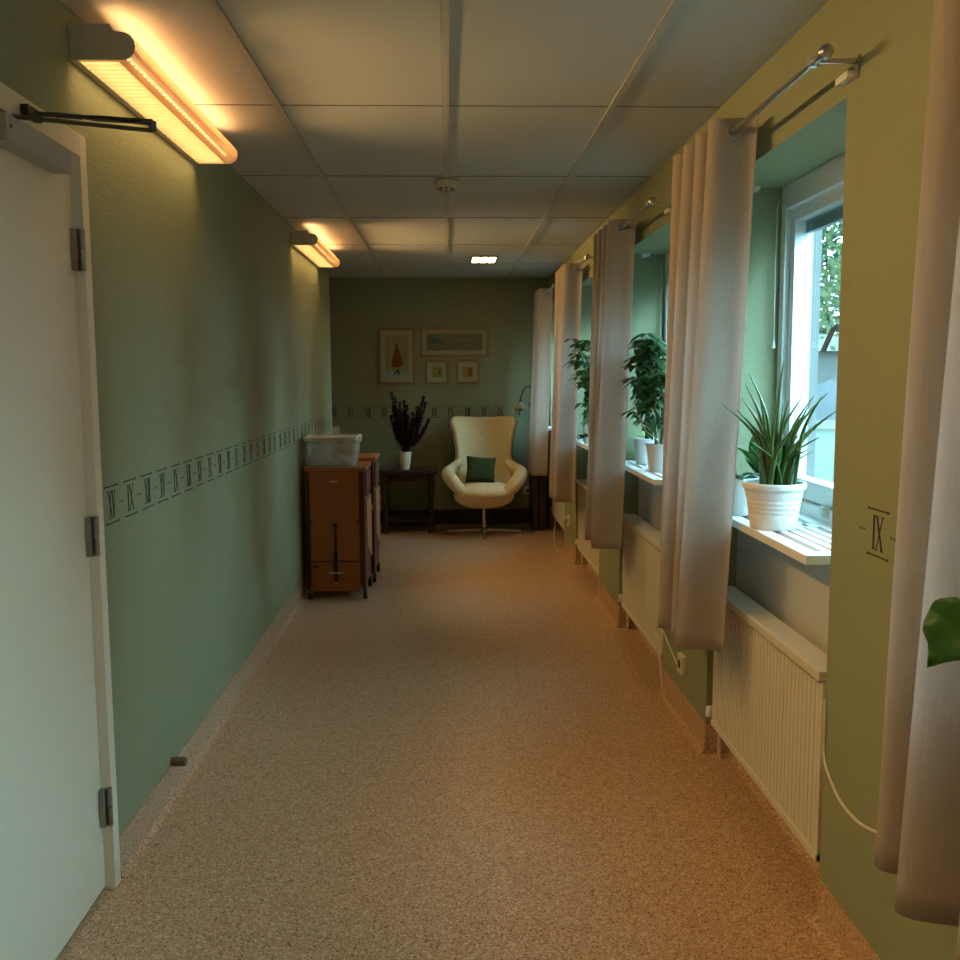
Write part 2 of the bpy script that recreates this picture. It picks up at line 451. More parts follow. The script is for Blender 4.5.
def border(name, P, u0, u1, first, zc, parent, pitch=.165, skip=None):
    seq = ['IX', 'XII', 'XV']; b = B(); k = first; u = u0
    def quad(pts):
        n = len(pts)
        b.add([P(*p, .0002) for p in pts]+[P(*p, .0008) for p in pts], [tuple(range(n)), tuple(range(2*n-1, n-1, -1))]+[(i, i+n, (i+1) % n+n, (i+1) % n) for i in range(n)])
    while u <= u1:
        if not (skip and any(a-.115 < u < c+.115 for a, c in skip)):
            ch = seq[k % 3]
            numeral(b, P, ch, u, zc, .078, .058)
            for s, d in ((1, 1), (-1, -1)):
                zz = zc+s*.054
                quad([(u-.055, zz-.0018), (u+.055, zz-.0018), (u+.055, zz+.0018), (u-.055, zz+.0018)])
                e = u+d*.055
                quad([(e-d*.012, zz-.004), (e, zz), (e-d*.012, zz+.004)])
                quad([(u-d*.055-.0015, zz-.004), (u-d*.055+.0015, zz-.004), (u-d*.055+.0015, zz+.004), (u-d*.055-.0015, zz+.004)])
            for side in ((1,) if not skip else (1, -1)):
                for q in (-1, 0, 1):
                    cu, r = u+side*.0825+q*.014, .0032
                    quad([(cu+r*math.cos(a*PI/3), zc+r*math.sin(a*PI/3)) for a in range(6)])
        u += pitch; k += 1
    return struct(name, b, M['ink'], parent=parent, fix=True)
ZB = 1.108
border('numeral_border', lambda u, v, d: (XL+d, u, v), 2.79, YJ-.1, 2, ZB, wall_left)
border('numeral_border', lambda u, v, d: (u, YE-d, v), -.963-.165*3, .92, 0, ZB+.02, wall_far)
border('numeral_border', lambda u, v, d: (XR-d, -u, v), -2.145-.165*2, YB*-1-2.6+2.4, 1, ZB, wall_right, skip=[(-b_, -a) for a, b_ in NICH])

# ---------------------------------------------------------------- door
door = struct('door_1', B().box(XL-.055, XL-.018, DY0, DY1, .012, DZ), M['doorpaint'], bevel=.002)
casing = B()
casing.box(XL-.15, XL+.010, DY1+.002, DY1+.048, 0, DZ+.062)
casing.box(XL-.15, XL+.010, DY0-.048, DY0-.002, 0, DZ+.062)
casing.box(XL-.15, XL+.010, DY0-.002, DY1+.002, DZ+.004, DZ+.062)
def child(name, b, m, par, **k):
    o = build(name, b, m, parent=par, **k); return o
cs = child('door_casing', casing, M['casing'], door, bevel=.0015)
child('door_stop_panel', B().box(XL-.15, XL-.12, DY0, DY1, 0, DZ), M['casing'], door)
for z in (.255, 1.04, 1.818):
    hb = B().tube([(XL+.008, DY1-.008, z-.055), (XL+.008, DY1-.008, z-.002)], .0075, 12)
    h_ = child('hinge', hb, M['hinge'], door, smooth=True)
    child('hinge_barrel', B().tube([(XL+.008, DY1-.008, z+.002), (XL+.008, DY1-.008, z+.055)], .0082, 12), M['hinge'], h_, smooth=True)
    child('hinge_plate', B().box(XL-.016, XL+.0, DY1-.026, DY1-.006, z-.055, z+.055), M['hinge'], h_)
# door handle on the near side, below the frame's left edge
hd = B().tube([(XL-.018, DY0+.07, 1.02), (XL+.035, DY0+.07, 1.02), (XL+.04, DY0+.085, 1.02), (XL+.04, DY0+.19, 1.02)], .009, 10)
child('door_handle', hd, M['steel'], door, smooth=True)
# door closer (screwed to the door leaf: a part of it)
dc = thing('door_closer', 'grey door closer box with folding black arm at top of door', 'door closer', (XL-.01, 2.3, 1.99))
build('housing', B().box(XL-.0178, XL+.034, 2.195, 2.52, 1.993, 2.05), M['closer'], dc, bevel=.003)
build('end_cap', B().box(XL-.0178, XL+.036, 2.165, 2.195, 1.991, 2.052), M['closer'], dc, bevel=.003)
build('screw', B().tube([(XL+.036, 2.18, 2.025), (XL+.038, 2.18, 2.025)], .004, 8), M['black'], dc)
build('spindle', B().tube([(XL+.012, 2.25, 2.05), (XL+.012, 2.25, 2.066)], .011, 12), M['darksteel'], dc, smooth=True)
EL = Vector((-.70, 2.37, 2.072))
lower = B().tube([(XL+.012, 2.25, 2.063), (EL.x, EL.y, 2.063)], [.010, .010], 8, flat=.5)
build('lower_arm', lower, M['darksteel'], dc)
ua = B().tube([(XL+.02, 2.335, 2.092), (XL+.07, 2.345, 2.092), (XL+.13, 2.352, 2.089)], [.006, .006, .006], 8)
ua.tube([(XL+.13, 2.352, 2.089), (XL+.16, 2.355, 2.087), (EL.x, EL.y, 2.083)], [.007, .012, .012], 8, flat=.6)
build('upper_arm', ua, M['darksteel'], dc)
build('pivot', B().tube([(EL.x, EL.y, 2.062), (EL.x, EL.y, 2.084)], .009, 12), M['darksteel'], dc, smooth=True)
build('shoe', B().box(XL+.0105, XL+.03, 2.29, 2.37, 2.078, 2.103), M['black'], dc, bevel=.003)

# door stop on the wall
ds = thing('door_buffer', 'short tan rubber door buffer low on the green left wall', 'door stop', (XL, 3.26, .114))
build('buffer', B().tube([(XL, 3.26, .128), (XL+.05, 3.26, .128)], .0165, 16), M['dooredge'], ds, smooth=True)
build('screw', B().tube([(XL+.05, 3.26, .128), (XL+.052, 3.26, .128)], .006, 10), M['black'], ds)

# ---------------------------------------------------------------- wall lamps
def lamp(y0, label, power=60):
    Y1 = y0+1.23
    t = thing('wall_lamp', label, 'wall lamp', (XL, (y0+Y1)/2, 2.305), 'fluorescent wall lamps under the ceiling')
    zt, zb = 2.400, 2.309
    x0 = XL+.001
    # end caps
    cap = [(x0, zb), (x0+.140, zb), (x0+.155, zb+.006), (x0+.166, zb+.018), (x0+.170, zb+.034), (x0+.167, zb+.050), (x0+.157, zb+.064), (x0+.142, zb+.071), (x0+.118, zb+.0725), (x0+.112, zb+.077), (x0+.106, zt), (x0, zt)]
    for a in (y0, Y1-.004):
        c = build('end_cap', B().prism(cap, 'y', a, a+.004), M['lamp_body'], t)
        yy = a-.0015 if a == y0 else a+.004
        build('screw', B().tube([(x0+.02, yy, zt-.022), (x0+.02, yy+.0015, zt-.022)], .005, 10), M['brass'], c)
    build('back_plate', B().box(x0, x0+.004, y0+.004, Y1-.004, zb-.001, zt), M['lamp_body'], t)
    build('top_plate', B().box(x0+.004, x0+.088, y0+.004, Y1-.004, zt-.012, zt), M['lamp_body'], t)
    build('lower_lip', B().box(x0+.004, x0+.018, y0+.004, Y1-.004, zb-.001, zb+.004), M['lamp_body'], t)
    # perforated bulging front cover
    prof = [(x0+.122, zb-.001), (x0+.140, zb), (x0+.155, zb+.006), (x0+.166, zb+.018), (x0+.170, zb+.034), (x0+.167, zb+.050), (x0+.157, zb+.064), (x0+.142, zb+.071), (x0+.126, zb+.0725)]
    me = bpy.data.meshes.new('cover'); vs = []; us = []; acc = 0
    for i, p in enumerate(prof):
        if i: acc += math.dist(p, prof[i-1])
        for yy in (y0+.004, Y1-.004): vs.append((p[0], yy, p[1])); us.append((acc*170, (yy-y0)*170))
    fs = [(2*i, 2*i+1, 2*i+3, 2*i+2) for i in range(len(prof)-1)]
    me.from_pydata(vs, [], fs); uvl = me.uv_layers.new(name='UVMap')
    for l in me.loops: uvl.data[l.index].uv = us[l.vertex_index]
    for p in me.polygons: p.use_smooth = True
    me.materials.append(M['perf']); c = bpy.data.objects.new('perforated_cover', me); COL.objects.link(c); c.parent = t; c.location = -Vector(t.location)
    # louvre fins
    lv = B(); n = 34
    for i in range(n):
        yy = y0+.02+(Y1-y0-.04)*i/(n-1)
        fin = [(x0+.018, zb+.001), (x0+.122, zb+.001), (x0+.130, zb+.028), (x0+.075, zb+.018), (x0+.018, zb+.028)]
        lv.prism(fin, 'y', yy-.0013, yy+.0013)
    for xx in (x0+.018, x0+.122): lv.box(xx-.0008, xx+.0008, y0+.01, Y1-.01, zb, zb+.026)
    build('louvre', lv, M['louvre'], t)
    build('diffuser', B().box(x0+.018, x0+.128, y0+.008, Y1-.008, zb+.0295, zb+.0305), M['diffuser'], t)
    build('tube', B().tube([(x0+.082, y0+.03, zb+.047), (x0+.082, Y1-.03, zb+.047)], .013, 14), M['tube'], t, smooth=True)
    for a in (y0+.01, Y1-.03): build('tube_holder', B().box(x0+.066, x0+.098, a, a+.02, zb+.03, zt-.012), M['casing'], t)
    for i in range(4):
        ld = bpy.data.lights.new('lamp_light', 'SPOT'); ld.energy = power/4; ld.color = (1., .62, .24)
        ld.spot_size = math.radians(112); ld.spot_blend = .7; ld.shadow_soft_size = .02
        lo = bpy.data.objects.new('lamp_light', ld); COL.objects.link(lo); lo.parent = t
        lo.location = Vector((x0+.125, y0+1.23*(i+.5)/4, zb-.022))-Vector(t.location)
        d = Vector((.90, 0, -.43)).normalized(); lo.rotation_euler = d.to_track_quat('-Z', 'Y').to_euler()
    return t
LP = 60
lamp(2.635, 'nearest lit fluorescent wall lamp, above the door closer')
lamp(6.17, 'farther lit fluorescent wall lamp, near end of left wall', 80)
lamp(.35, 'lit fluorescent wall lamp before the near side of the door')

# ceiling downlight with three cells
dl = thing('ceiling_light', 'small recessed square ceiling light with three glowing cells', 'ceiling light', (.305, 8.0, H))
fr = B()
X0, X1, Y0, Y1 = .195, .415, 7.79, 8.2
fr.box(X0, X1, Y0, Y0+.018, H-.008, H+.002); fr.box(X0, X1, Y1-.018, Y1, H-.008, H+.002)
for x in (X0, X0+.068, X0+.136, X1-.012): fr.box(x, x+.014, Y0+.018, Y1-.018, H-.008, H+.002)
build('frame', fr, M['hinge'], dl)
for i in range(3):
    a = X0+.014+.068*i
    build('glowing_cell', B().box(a, a+.054, Y0+.018, Y1-.018, H-.004, H+.0015), M['ceil_emit'], dl)

# smoke detector
sd = thing('smoke_detector', 'round cream smoke detector on the ceiling centre bar', 'smoke detector', (0, 4.82, H-.05))
build('base', B().lathe([(.052, 0), (.054, -.004), (.054, -.018), (.050, -.020)], (0, 4.82, H-.004), 28), M['socket'], sd, smooth=True)
build('dome', B().lathe([(.048, 0), (.048, -.014), (.040, -.020), (.0001, -.022)], (0, 4.82, H-.022), 28), M['socket'], sd, smooth=True)
sl = B()
for a in range(8): sl.box(.036*math.cos(a*PI/4)-.004, .036*math.cos(a*PI/4)+.004, 4.82+.036*math.sin(a*PI/4)-.004, 4.82+.036*math.sin(a*PI/4)+.004, H-.0475, H-.042)
build('vent_slots', sl, M['black'], sd)

# ---------------------------------------------------------------- windows, sills, radiators, curtains
def window(i, a, c, n):
    XF = 1.235
    f = B()
    f.box(XF, XF+.105, a, a+.05, .985, NZ); f.box(XF, XF+.105, c-.05, c, .985, NZ)
    f.box(XF, XF+.105, a+.05, c-.05, NZ-.085, NZ); f.box(XF, XF+.105, a+.05, c-.05, .985, 1.035)
    mid = (a+c)/2-.03
    f.box(XF+.012, XF+.105, mid-.03, mid+.03, 1.035, NZ-.085)
    win = struct('window_%d' % n, f, M['sash'], bevel=.003)
    for (s0, s1) in ((a+.05, mid-.03), (mid+.03, c-.05)):
        s = B(); w_ = .045; z0, z1 = 1.037, NZ-.087
        s.box(XF+.02, XF+.085, s0+.002, s0+w_, z0, z1); s.box(XF+.02, XF+.085, s1-w_, s1-.002, z0, z1)
        s.box(XF+.02, XF+.085, s0+w_, s1-w_, z0, z0+.07); s.box(XF+.02, XF+.085, s0+w_, s1-w_, z1-w_, z1)
        so = child('sash', s, M['sash'], win, bevel=.003)
        child('pane', B().box(XF+.050, XF+.054, s0+w_, s1-w_, z0+.07, z1-w_), M['glass'], so)
        child('blind', B().box(XF+.058, XF+.080, s0+w_+.004, s1-w_-.004, z1-w_-.045, z1-w_-.002), M['blind'], so)
    child('latch', B().box(XF-.014, XF+.0, mid+.06, mid+.10, 1.01, 1.045).box(XF-.022, XF-.012, mid+.066, mid+.094, 1.018, 1.05), M['rimplastic'], win, bevel=.002)
    hb = B().tube([(XF+.012, mid+.0, 1.625), (XF-.022, mid+.0, 1.625), (XF-.034, mid+.004, 1.615), (XF-.056, mid+.02, 1.548)], [.008, .008, .0085, .0085], 10)
    child('window_handle', hb, M['darksteel'], win, smooth=True)
    # exterior jambs
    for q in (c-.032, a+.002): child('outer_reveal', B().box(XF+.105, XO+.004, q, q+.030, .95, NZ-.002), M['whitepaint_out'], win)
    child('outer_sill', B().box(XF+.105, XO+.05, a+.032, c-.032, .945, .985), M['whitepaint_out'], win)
    # inner sill with ventilation slots
    s = B(); x0, x1 = .955, 1.233; y0, y1 = a+.065, c-.045; z0, z1 = .968, .994
    s.box(x0, x0+.045, y0, y1, z0, z1); s.box(x1-.05, x1, y0, y1, z0, z1)
    for e in (y0, (y0+y1)/2-.03, y1-.06): s.box(x0+.045, x1-.05, e, e+.06, z0, z1)
    n_ = 5; gap = (x1-.05-x0-.045); pit = gap/n_
    for k_ in range(n_-1): s.box(x0+.045+pit*(k_+1)-.011, x0+.045+pit*(k_+1)+.011, y0+.06, y1-.06, z0, z1)
    child('window_sill', s, M['sill'], win, bevel=.002)
    # small white rail holder on the far reveal, cord with tassel
    wz = B().prism([(1.10, 2.135), (1.10, 2.185), (1.155, 2.18), (1.14, 2.145)], 'y', c-.035, c-.001)
    child('blind_bracket', wz, M['sill'], win, bevel=.002)
    cd = B().tube([(XF+.004, c-.03, 2.095), (XF-.018, c-.03, 2.11), (XF-.024, c-.03, 2.08), (XF-.026, c-.03, 1.85), (XF-.024, c-.03, 1.60)], .0018, 6)
    cdo = child('cord', cd, M['cablew'], win)
    child('tassel', B().lathe([(.001, .03), (.003, .026), (.006, .005), (.0065, 0), (.0001, -.001)], (XF-.024, c-.03, 1.575), 10), M['sill'], cdo, smooth=True)
    return win

for i, (a, c) in enumerate(NICH):
    window(i, a, c, i+1)

def radiator(a, c, label):
    y0, y1 = a+.035, c-.065
    t = thing('radiator', label, 'radiator', (1.04, (y0+y1)/2, .13), 'radiators in the window niches')
    z0, z1 = .145, .655; xf, xb = 1.002, 1.014
    fb = B(); n = 33; rows = []
    prof = []
    for i in range(n):
        ya = y0+.02+(y1-y0-.04)*i/n; p = (y1-y0-.04)/n
        prof += [(ya, xb-.004), (ya+p*.12, xb-.004), (ya+p*.26, xf), (ya+p*.86, xf), (ya+p*.99, xb-.004)]
    prof.append((y1-.02, xb-.004))
    poly = [(xb, y0+.02)]+[(x, y) for (y, x) in prof]+[(xb, y1-.02)]
    # wavy front: extruded strip instead of one concave prism
    rows = [[(x, y, z0+.02) for x, y in poly[1:-1]], [(x, y, z1-.015) for x, y in poly[1:-1]]]
    fb.grid(rows)
    fb.box(xb-.003, xb, y0+.0, y1-.0, z0, z1)
    fb.box(xf-.001, xb, y0, y0+.02, z0, z1); fb.box(xf-.001, xb, y1-.02, y1, z0, z1)
    build('front_panel', fb, M['radiator'], t)
    build('bottom_channel', B().box(xf-.006, xb, y0, y1, z0, z0+.022), M['radiator'], t, bevel=.002)
    build('rear_panel', B().box(xb+.045, xb+.055, y0+.004, y1-.004, z0+.01, z1-.01), M['radiator'], t)
    tp = B().box(xf-.016, xb+.060, y0-.004, y1+.004, z1, z1+.030)
    build('top_grille', tp, M['radiator'], t, bevel=.006)
    for q in (y0, y1-.004): build('side_panel', B().box(xb, xb+.045, q, q+.004, z0+.01, z1), M['radiator'], t)
    for q in (y0+.15, y1-.18): build('bracket', B().box(xb+.055, 1.0995, q, q+.03, z0+.05, z1-.05), M['radiator'], t)
    vb = B().tube([(1.04, y1+.002, z0+.03), (1.04, y1+.028, z0+.03)], .012, 12).tube([(1.04, y1+.028, z0+.03), (1.04, y1+.028, .0)], .0075, 8)
    build('pipe', vb, M['radiator'], t, smooth=True)
    v = B().lathe([(.013, 0), (.015, .004), (.015, .034), (.011, .040)], (1.0, y1+.03, z0+.02), 16)
    build('valve_knob', v, M['sill'], t, smooth=True)
    return t
rl_ = ['ribbed cream radiator beside the window left of camera frame', 'ribbed cream radiator in the nearest visible niche, under the spiky plant',
       'cream radiator under the second window, below the bushy dark plant', 'cream radiator under the third window, partly behind the curtain',
       'cream radiator farthest down the corridor, under the last window']
for (a, c), lb in zip(NICH[2:], rl_[1:]): radiator(a, c, lb)
radiator(*NICH[1], 'cream radiator behind the curtain cut by the right picture edge')

# numbered small sticker on the second radiator
tagp = build('radiator_tag', B().box(.9985, .9995, 4.45, 4.475, .47, .50), M['sill']); 
bpy.data.objects.remove(tagp)

def rod(a, c, label):
    y0, y1 = a-.12, c+.13
    z = 2.222; x = .885
    t = thing('curtain_rod', label, 'curtain rod', (x, (y0+y1)/2, z), 'steel curtain rods above the windows')
    build('pole', B().tube([(x, y0, z), (x, y1, z)], .0085, 14), M['steel'], t, smooth=True)
    for s, yy in ((-1, y0), (1, y1)):
        build('finial', B().lathe([(.0001, 0), (.012, .002), (.017, .008), (.017, .022), (.012, .028), (.0001, .03)], (0, 0, 0), 16), M['steel'], t, smooth=True)
        o = t.children[-1] if False else None
    fins = [o for o in t.children if o.name.startswith('finial')]
    for f_, yy, s in zip(fins, (y0, y1), (1, -1)):
        f_.rotation_euler = (s*PI/2, 0, 0); f_.location = (0, yy-t.location.y, 0)
    for yy in (a-.06, c+.085):
        b = B().box(x, XR-.004, yy-.004, yy+.004, z-.002, z+.010)
        b.box(XR-.006, XR-.0005, yy-.012, yy+.012, z-.035, z+.018)
        b.lathe([(.0135, -.010), (.0135, .010), (.0101, .010), (.0101, -.010), (.0135, -.010)], (x, yy, z), 14)
        br = build('bracket', b, M['steel'], t)
        build('wall_plate', B().box(XR-.022, XR-.001, yy+.012, yy+.085, z-.030, z-.012), M['cablew'], br, bevel=.002)
    return t
rod_lb = ['steel curtain rod over the nearest visible window with free end', 'steel curtain rod over the second window', 'steel curtain rod over the third window', 'steel curtain rod over the last window']
for (a, c), lb in zip(NICH[2:], rod_lb): rod(a, c, lb)
rod(*NICH[1], 'steel curtain rod behind the curtain at the right picture edge')

def curtain(yn, label, folds=4, seed=0, pitch=.157, flare=(.10, 0.)):
    rr = random.Random(seed)
    z0, z1 = .555, 2.262; xc = .885; zr = 2.222
    t = thing('curtain', label, 'curtain', (xc, yn+folds*pitch/2, z0), 'beige linen curtains')
    L = folds*pitch; n = folds*36
    zs = [z1-.006*k for k in range(15)]+[z1-.084+(z0-z1+.084)*k/30 for k in range(1, 31)]
    ph = [rr.uniform(-.2, .2) for _ in range(8)]
    c2 = pitch/(4*PI)
    rows = []
    for k, z in enumerate(zs):
        f = (z1-z)/(z1-z0); row = []
        for i in range(n+1):
            s = i/n; th = s*folds*2*PI
            A = .064+.010*math.sin(th/2+ph[0])*f
            x = xc-.045*f+A*math.cos(th)+.010*f*math.sin(s*7+ph[1]+f*2)+.003*f*math.sin(5*f+ph[2]+9*s)
            y = yn+s*L+c2*math.sin(2*th)*(1-.55*f)+f*(flare[0]*(1-s)+flare[1]*s)+.010*f*math.sin(s*11+ph[3])
            row.append(Vector((x, y, z)))
        rows.append(row)
    # round holes where the pole runs through
    ctr = [Vector((xc, yn+(q+.5)*pitch/2, zr)) for q in range(folds*2)]
    vs = [p for r_ in rows for p in r_]; w_ = n+1; fs = []
    for i in range(len(rows)-1):
        for j in range(n):
            q = (vs[i*w_+j]+vs[(i+1)*w_+j+1])/2
            if i < 14 and any((q-c_).length < .0185 for c_ in ctr): continue
            fs.append((i*w_+j, i*w_+j+1, (i+1)*w_+j+1, (i+1)*w_+j))
    b = B().add(vs, fs)
    build('cloth', b, M['curtain'], t, smooth=True, solid=.0025)
    for c_ in ctr:
        ring = [(c_.x+.0205*math.cos(2*PI*j/24), c_.y, c_.z+.0205*math.sin(2*PI*j/24)) for j in range(25)]
        build('eyelet', B().tube(ring, .0046, 8, cap=False), M['steel'], t, smooth=True)
    return t
curtain(1.072, 'beige linen curtain nearest the camera, cut by the right picture edge', seed=5, flare=(.05, .05))
curtain(2.955, 'long beige linen curtain between the spiky plant and the second window', seed=1)
curtain(2.955+1.89, 'beige linen curtain between the bushy dark plant and third window', seed=2)
curtain(2.955+3.78, 'pale beige curtain behind the tall plant of the third window', seed=3)
curtain(2.955+5.67, 'farthest pale curtain, hanging in the corner beside the armchair', seed=4, pitch=.145)

# ---------------------------------------------------------------- sockets and cables
def socket(x, y, z, ax, label):
    t = thing('wall_socket', label, 'socket', (x, y, z), None)
    if ax == 'x':
        build('plate', B().box(x-.022, x, y-.04, y+.04, z-.04, z+.04), M['socket'], t, bevel=.004)
        build('socket_hole', B().tube([(x-.0225, y, z), (x-.0245, y, z)], .019, 16), M['black'], t)
    else:
        build('plate', B().box(x-.04, x+.04, y-.02, y, z-.04, z+.04), M['socket'], t, bevel=.004)
        build('socket_hole', B().tube([(x, y-.0205, z-.004), (x, y-.0225, z-.004)], .017, 16), M['black'], t)
socket(XR, 3.90, .255, 'x', 'cream wall socket low on the pier below the long curtain')
socket(XR, 7.72, .29, 'x', 'cream wall socket low on pier before the last radiator')
socket(.79, YE, .34, 'y', 'cream wall socket on the far wall right of the armchair')
sw = thing('light_switch', 'cream light switch plate on far wall above the cabinets', 'switch', (-1.12, YE, .95))
build('plate', B().box(-1.17, -1.08, YE-.02, YE, .91, .99), M['socket'], sw, bevel=.004)
build('rocker', B().box(-1.15, -1.10, YE-.026, YE-.02, .925, .975), M['sill'], sw, bevel=.002)

def smoothpath(pts, n=6):
    out = []; P = [Vector(p) for p in pts]
    for i in range(len(P)-1):
        p0, p1, p2, p3 = P[max(i-1, 0)], P[i], P[i+1], P[min(i+2, len(P)-1)]
        for k in range(n):
            t = k/n
            out.append(.5*((2*p1)+(p2-p0)*t+(2*p0-5*p1+4*p2-p3)*t*t+(3*p1-p0-3*p2+p3)*t**3))
    out.append(P[-1]); return out
X = XR-.005
cb = build('cable', B().tube(smoothpath([(X, 2.402, .62), (X, 2.398, .54), (X, 2.397, .47), (X, 2.35, .425), (X, 2.28, .395), (X, 2.17, .392), (X, 2.05, .42), (X, 1.85, .46), (X, 1.6, .47)]), .0042, 8), M['cablew'], smooth=True)
tag(cb, 'cream cable looping across the green pier beside the nearest radiator', 'cable')
cb = build('cable', B().tube(smoothpath([(X-.026, 3.90, .255), (X-.05, 3.98, .33), (X-.04, 4.10, .34), (X-.03, 4.30, .32), (X-.01, 4.36, .27), (X-.01, 4.33, .18), (X-.01, 4.27, .10), (X-.02, 4.2, .05)]), .0032, 8), M['cablew'], smooth=True)
tag(cb, 'thin white cable from the socket under the long curtain to the floor', 'cable')
cb = build('cable', B().tube(smoothpath([(X-.026, 7.72, .30), (X-.05, 7.85, .32), (X-.06, 8.1, .25), (X-.07, 8.2, .12), (X-.08, 8.05, .012), (X-.07, 7.8, .012)]), .0032, 8), M['cablew'], smooth=True)
tag(cb, 'thin white cable looping to the floor near the farthest radiator', 'cable')

# ---------------------------------------------------------------- plants
def pot(t, c, rt_, rb, h, m, rim=.012, grooves=0, n=40):
    x, y, z = c
    prof = [(.0001, 0), (rb*.96, 0), (rb, .004)]
    for i in range(1, 9):
        f = i/9; r = rb+(rt_*.94-rb)*f
        prof.append((r, h*f*.9))
        if grooves and 3 <= i <= 6: prof.append((r-.0016, h*f*.9+.004)); prof.append((r, h*f*.9+.008))
    prof += [(rt_*.95, h-rim*1.5), (rt_, h-rim*1.3), (rt_+.002, h-rim*.5), (rt_-.001, h), (rt_-.008, h), (rt_*.9, h-rim), (rt_*.88, h*.83), (.0001, h*.83)]
    p = build('pot', B().lathe(prof, c, n), m, t, smooth=True)
    build('soil', B().lathe([(.0001, h*.832+.006), (rt_*.5, h*.832+.007), (rt_*.875, h*.832+.002)], c, 24), M['soil'], t, smooth=True)
    return p

def blade(b, base, d, L, w, curve, seg=7, fold=.25, twist=0.):
    """pointed leaf/blade"""
    base = Vector(base); d = Vector(d).normalized()
    side = d.cross(Vector((0, 0, 1)))
    side = side.normalized() if side.length > .05 else Vector((math.cos(twist), math.sin(twist), 0))
    nrm = side.cross(d)
    if twist:
        q = Matrix.Rotation(twist, 3, d); side = q @ side; nrm = q @ nrm
    L0 = []; Mi = []; R0 = []
    for i in range(seg+1):
        f = i/seg
        p = base+d*L*f-Vector((0, 0, 1))*curve*L*f*f
        ww = w*math.sin(PI*(f**.8))**.8*.5 if f < 1 else 0
        L0.append(p-side*ww+nrm*ww*fold); Mi.append(p); R0.append(p+side*ww+nrm*ww*fold)
    b.grid([L0, Mi, R0])

def schefflera(t, c, h, rad, seed, whorls=26, leafL=.085, m='leaf', lean=(0, 0), zmin=.25, ymax=99., xmin=-9., yc=99.):
    rr = random.Random(seed); x, y, z = c
    st = B(); fo = B()
    stems = []
    for s in range(4):
        a = rr.uniform(0, 2*PI); ox, oy = .02*math.cos(a), .02*math.sin(a)
        pts = smoothpath([(x+ox, y+oy, z), (x+ox*1.6+rr.uniform(-.02, .02), y+oy*1.8, z+h*.35), (x+lean[0]*.6+rr.uniform(-.4, .4)*rad, y+lean[1]*.6+rr.uniform(-.4, .4)*rad, z+h*.7), (x+lean[0]+rr.uniform(-.5, .5)*rad, y+lean[1]+rr.uniform(-.5, .5)*rad, z+h*rr.uniform(.85, .97))], 5)
        st.tube(pts, [.006-.003*i/len(pts) for i in range(len(pts))], 7); stems.append(pts)
    for w_ in range(whorls):
        pts = stems[w_ % 4]; f = zmin+(1-zmin)*((w_//4+rr.random()*.6)/(whorls/4.))
        f = min(f, 1); p = Vector(pts[int(f*(len(pts)-1))])
        a = rr.uniform(0, 2*PI); rad_ = rad*rr.uniform(.35, 1.)*(1 if f < .85 else .5)
        q = p+Vector((math.cos(a)*rad_*.85, math.sin(a)*rad_, rr.uniform(.0, .07)+(.05 if f > .85 else 0)))
        # keep the crown off the pane and the curtain side free
        q.x = min(q.x, 1.16)
        if q.y > yc: q.x = max(q.x, xmin)
        q.y = min(q.y, ymax)
        st.tube([p, (p+q)/2+Vector((0, 0, .012)), q], .0016, 5)
        k = rr.randint(6, 8); out = Vector((math.cos(a), math.sin(a), .1))
        for j in range(k):
            b_ = 2*PI*j/k+rr.uniform(-.15, .15)
            d = Vector((math.cos(b_), math.sin(b_), rr.uniform(-.35, .15)))+out*.3
            Lf = leafL*rr.uniform(.75, 1.15)
            if q.x+d.normalized().x*Lf > 1.222: d.x = -abs(d.x)*.3
            if q.y+d.normalized().y*Lf > ymax+.03: d.y = -abs(d.y)*.3
            if q.y > yc-.04 and q.x+d.normalized().x*Lf < xmin-.02: d.x = abs(d.x)*.3
            blade(fo, q+d*.006, d, Lf, Lf*.40, .35, 6, .18)
    build('stems', st, M['stem'], t, smooth=True)
    build('foliage', fo, M[m], t, smooth=True)

ZS = .9945
# niche 1: snake plant
t = thing('potted_snake_plant', 'spiky dark green plant in white ribbed pot on nearest sill', 'potted plant', (1.025, 2.94, ZS))
PX, PY = 1.025, 2.94
pot(t, (PX, PY, ZS), (.097), .070, .146, M['potwhite'], .014, grooves=1, n=56)
rr = random.Random(4); sp = B(); se = B()
tips = [(-.15, .27, .0), (-.05, .36, .1), (.02, .40, .0), (.13, .30, .0), (.16, .25, 0), (.13, .115, .05), (-.11, .25, 0), (-.08, .33, .0), (.07, .22, 0), (.04, .27, .1), (-.02, .27, .1), (.10, .29, .02)]
for i in range(38):
    a = rr.uniform(0, 2*PI); r = rr.uniform(.0, .065)
    if i < len(tips):
        dx, dz, dy = tips[i]; bx, by = dx*.18, rr.uniform(-.04, .03)
    else:
        dx = rr.uniform(-.12, .10); dz = rr.uniform(.10, .30); dy = rr.uniform(-.10, .12); bx, by = math.cos(a)*r, math.sin(a)*r
    p0 = Vector((PX+bx, PY+by, ZS+.115)); p3 = Vector((PX+bx+dx, PY+by+dy, ZS+.125+dz))
    p3.x = min(p3.x, 1.222)
    mid = (p0+p3)/2+Vector((-dx*.24, -dy*.2, dz*.12))
    pts = smoothpath([p0, mid, p3], 6); n = len(pts)
    sp.tube(pts, [max(.0004, (.0062+.0040*math.sin(PI*min(1, k_/n*1.5)))*(1-(k_/n)**3.5)) for k_ in range(n)], 6, flat=.65)
build('foliage', sp, M['spike'], t, smooth=True)

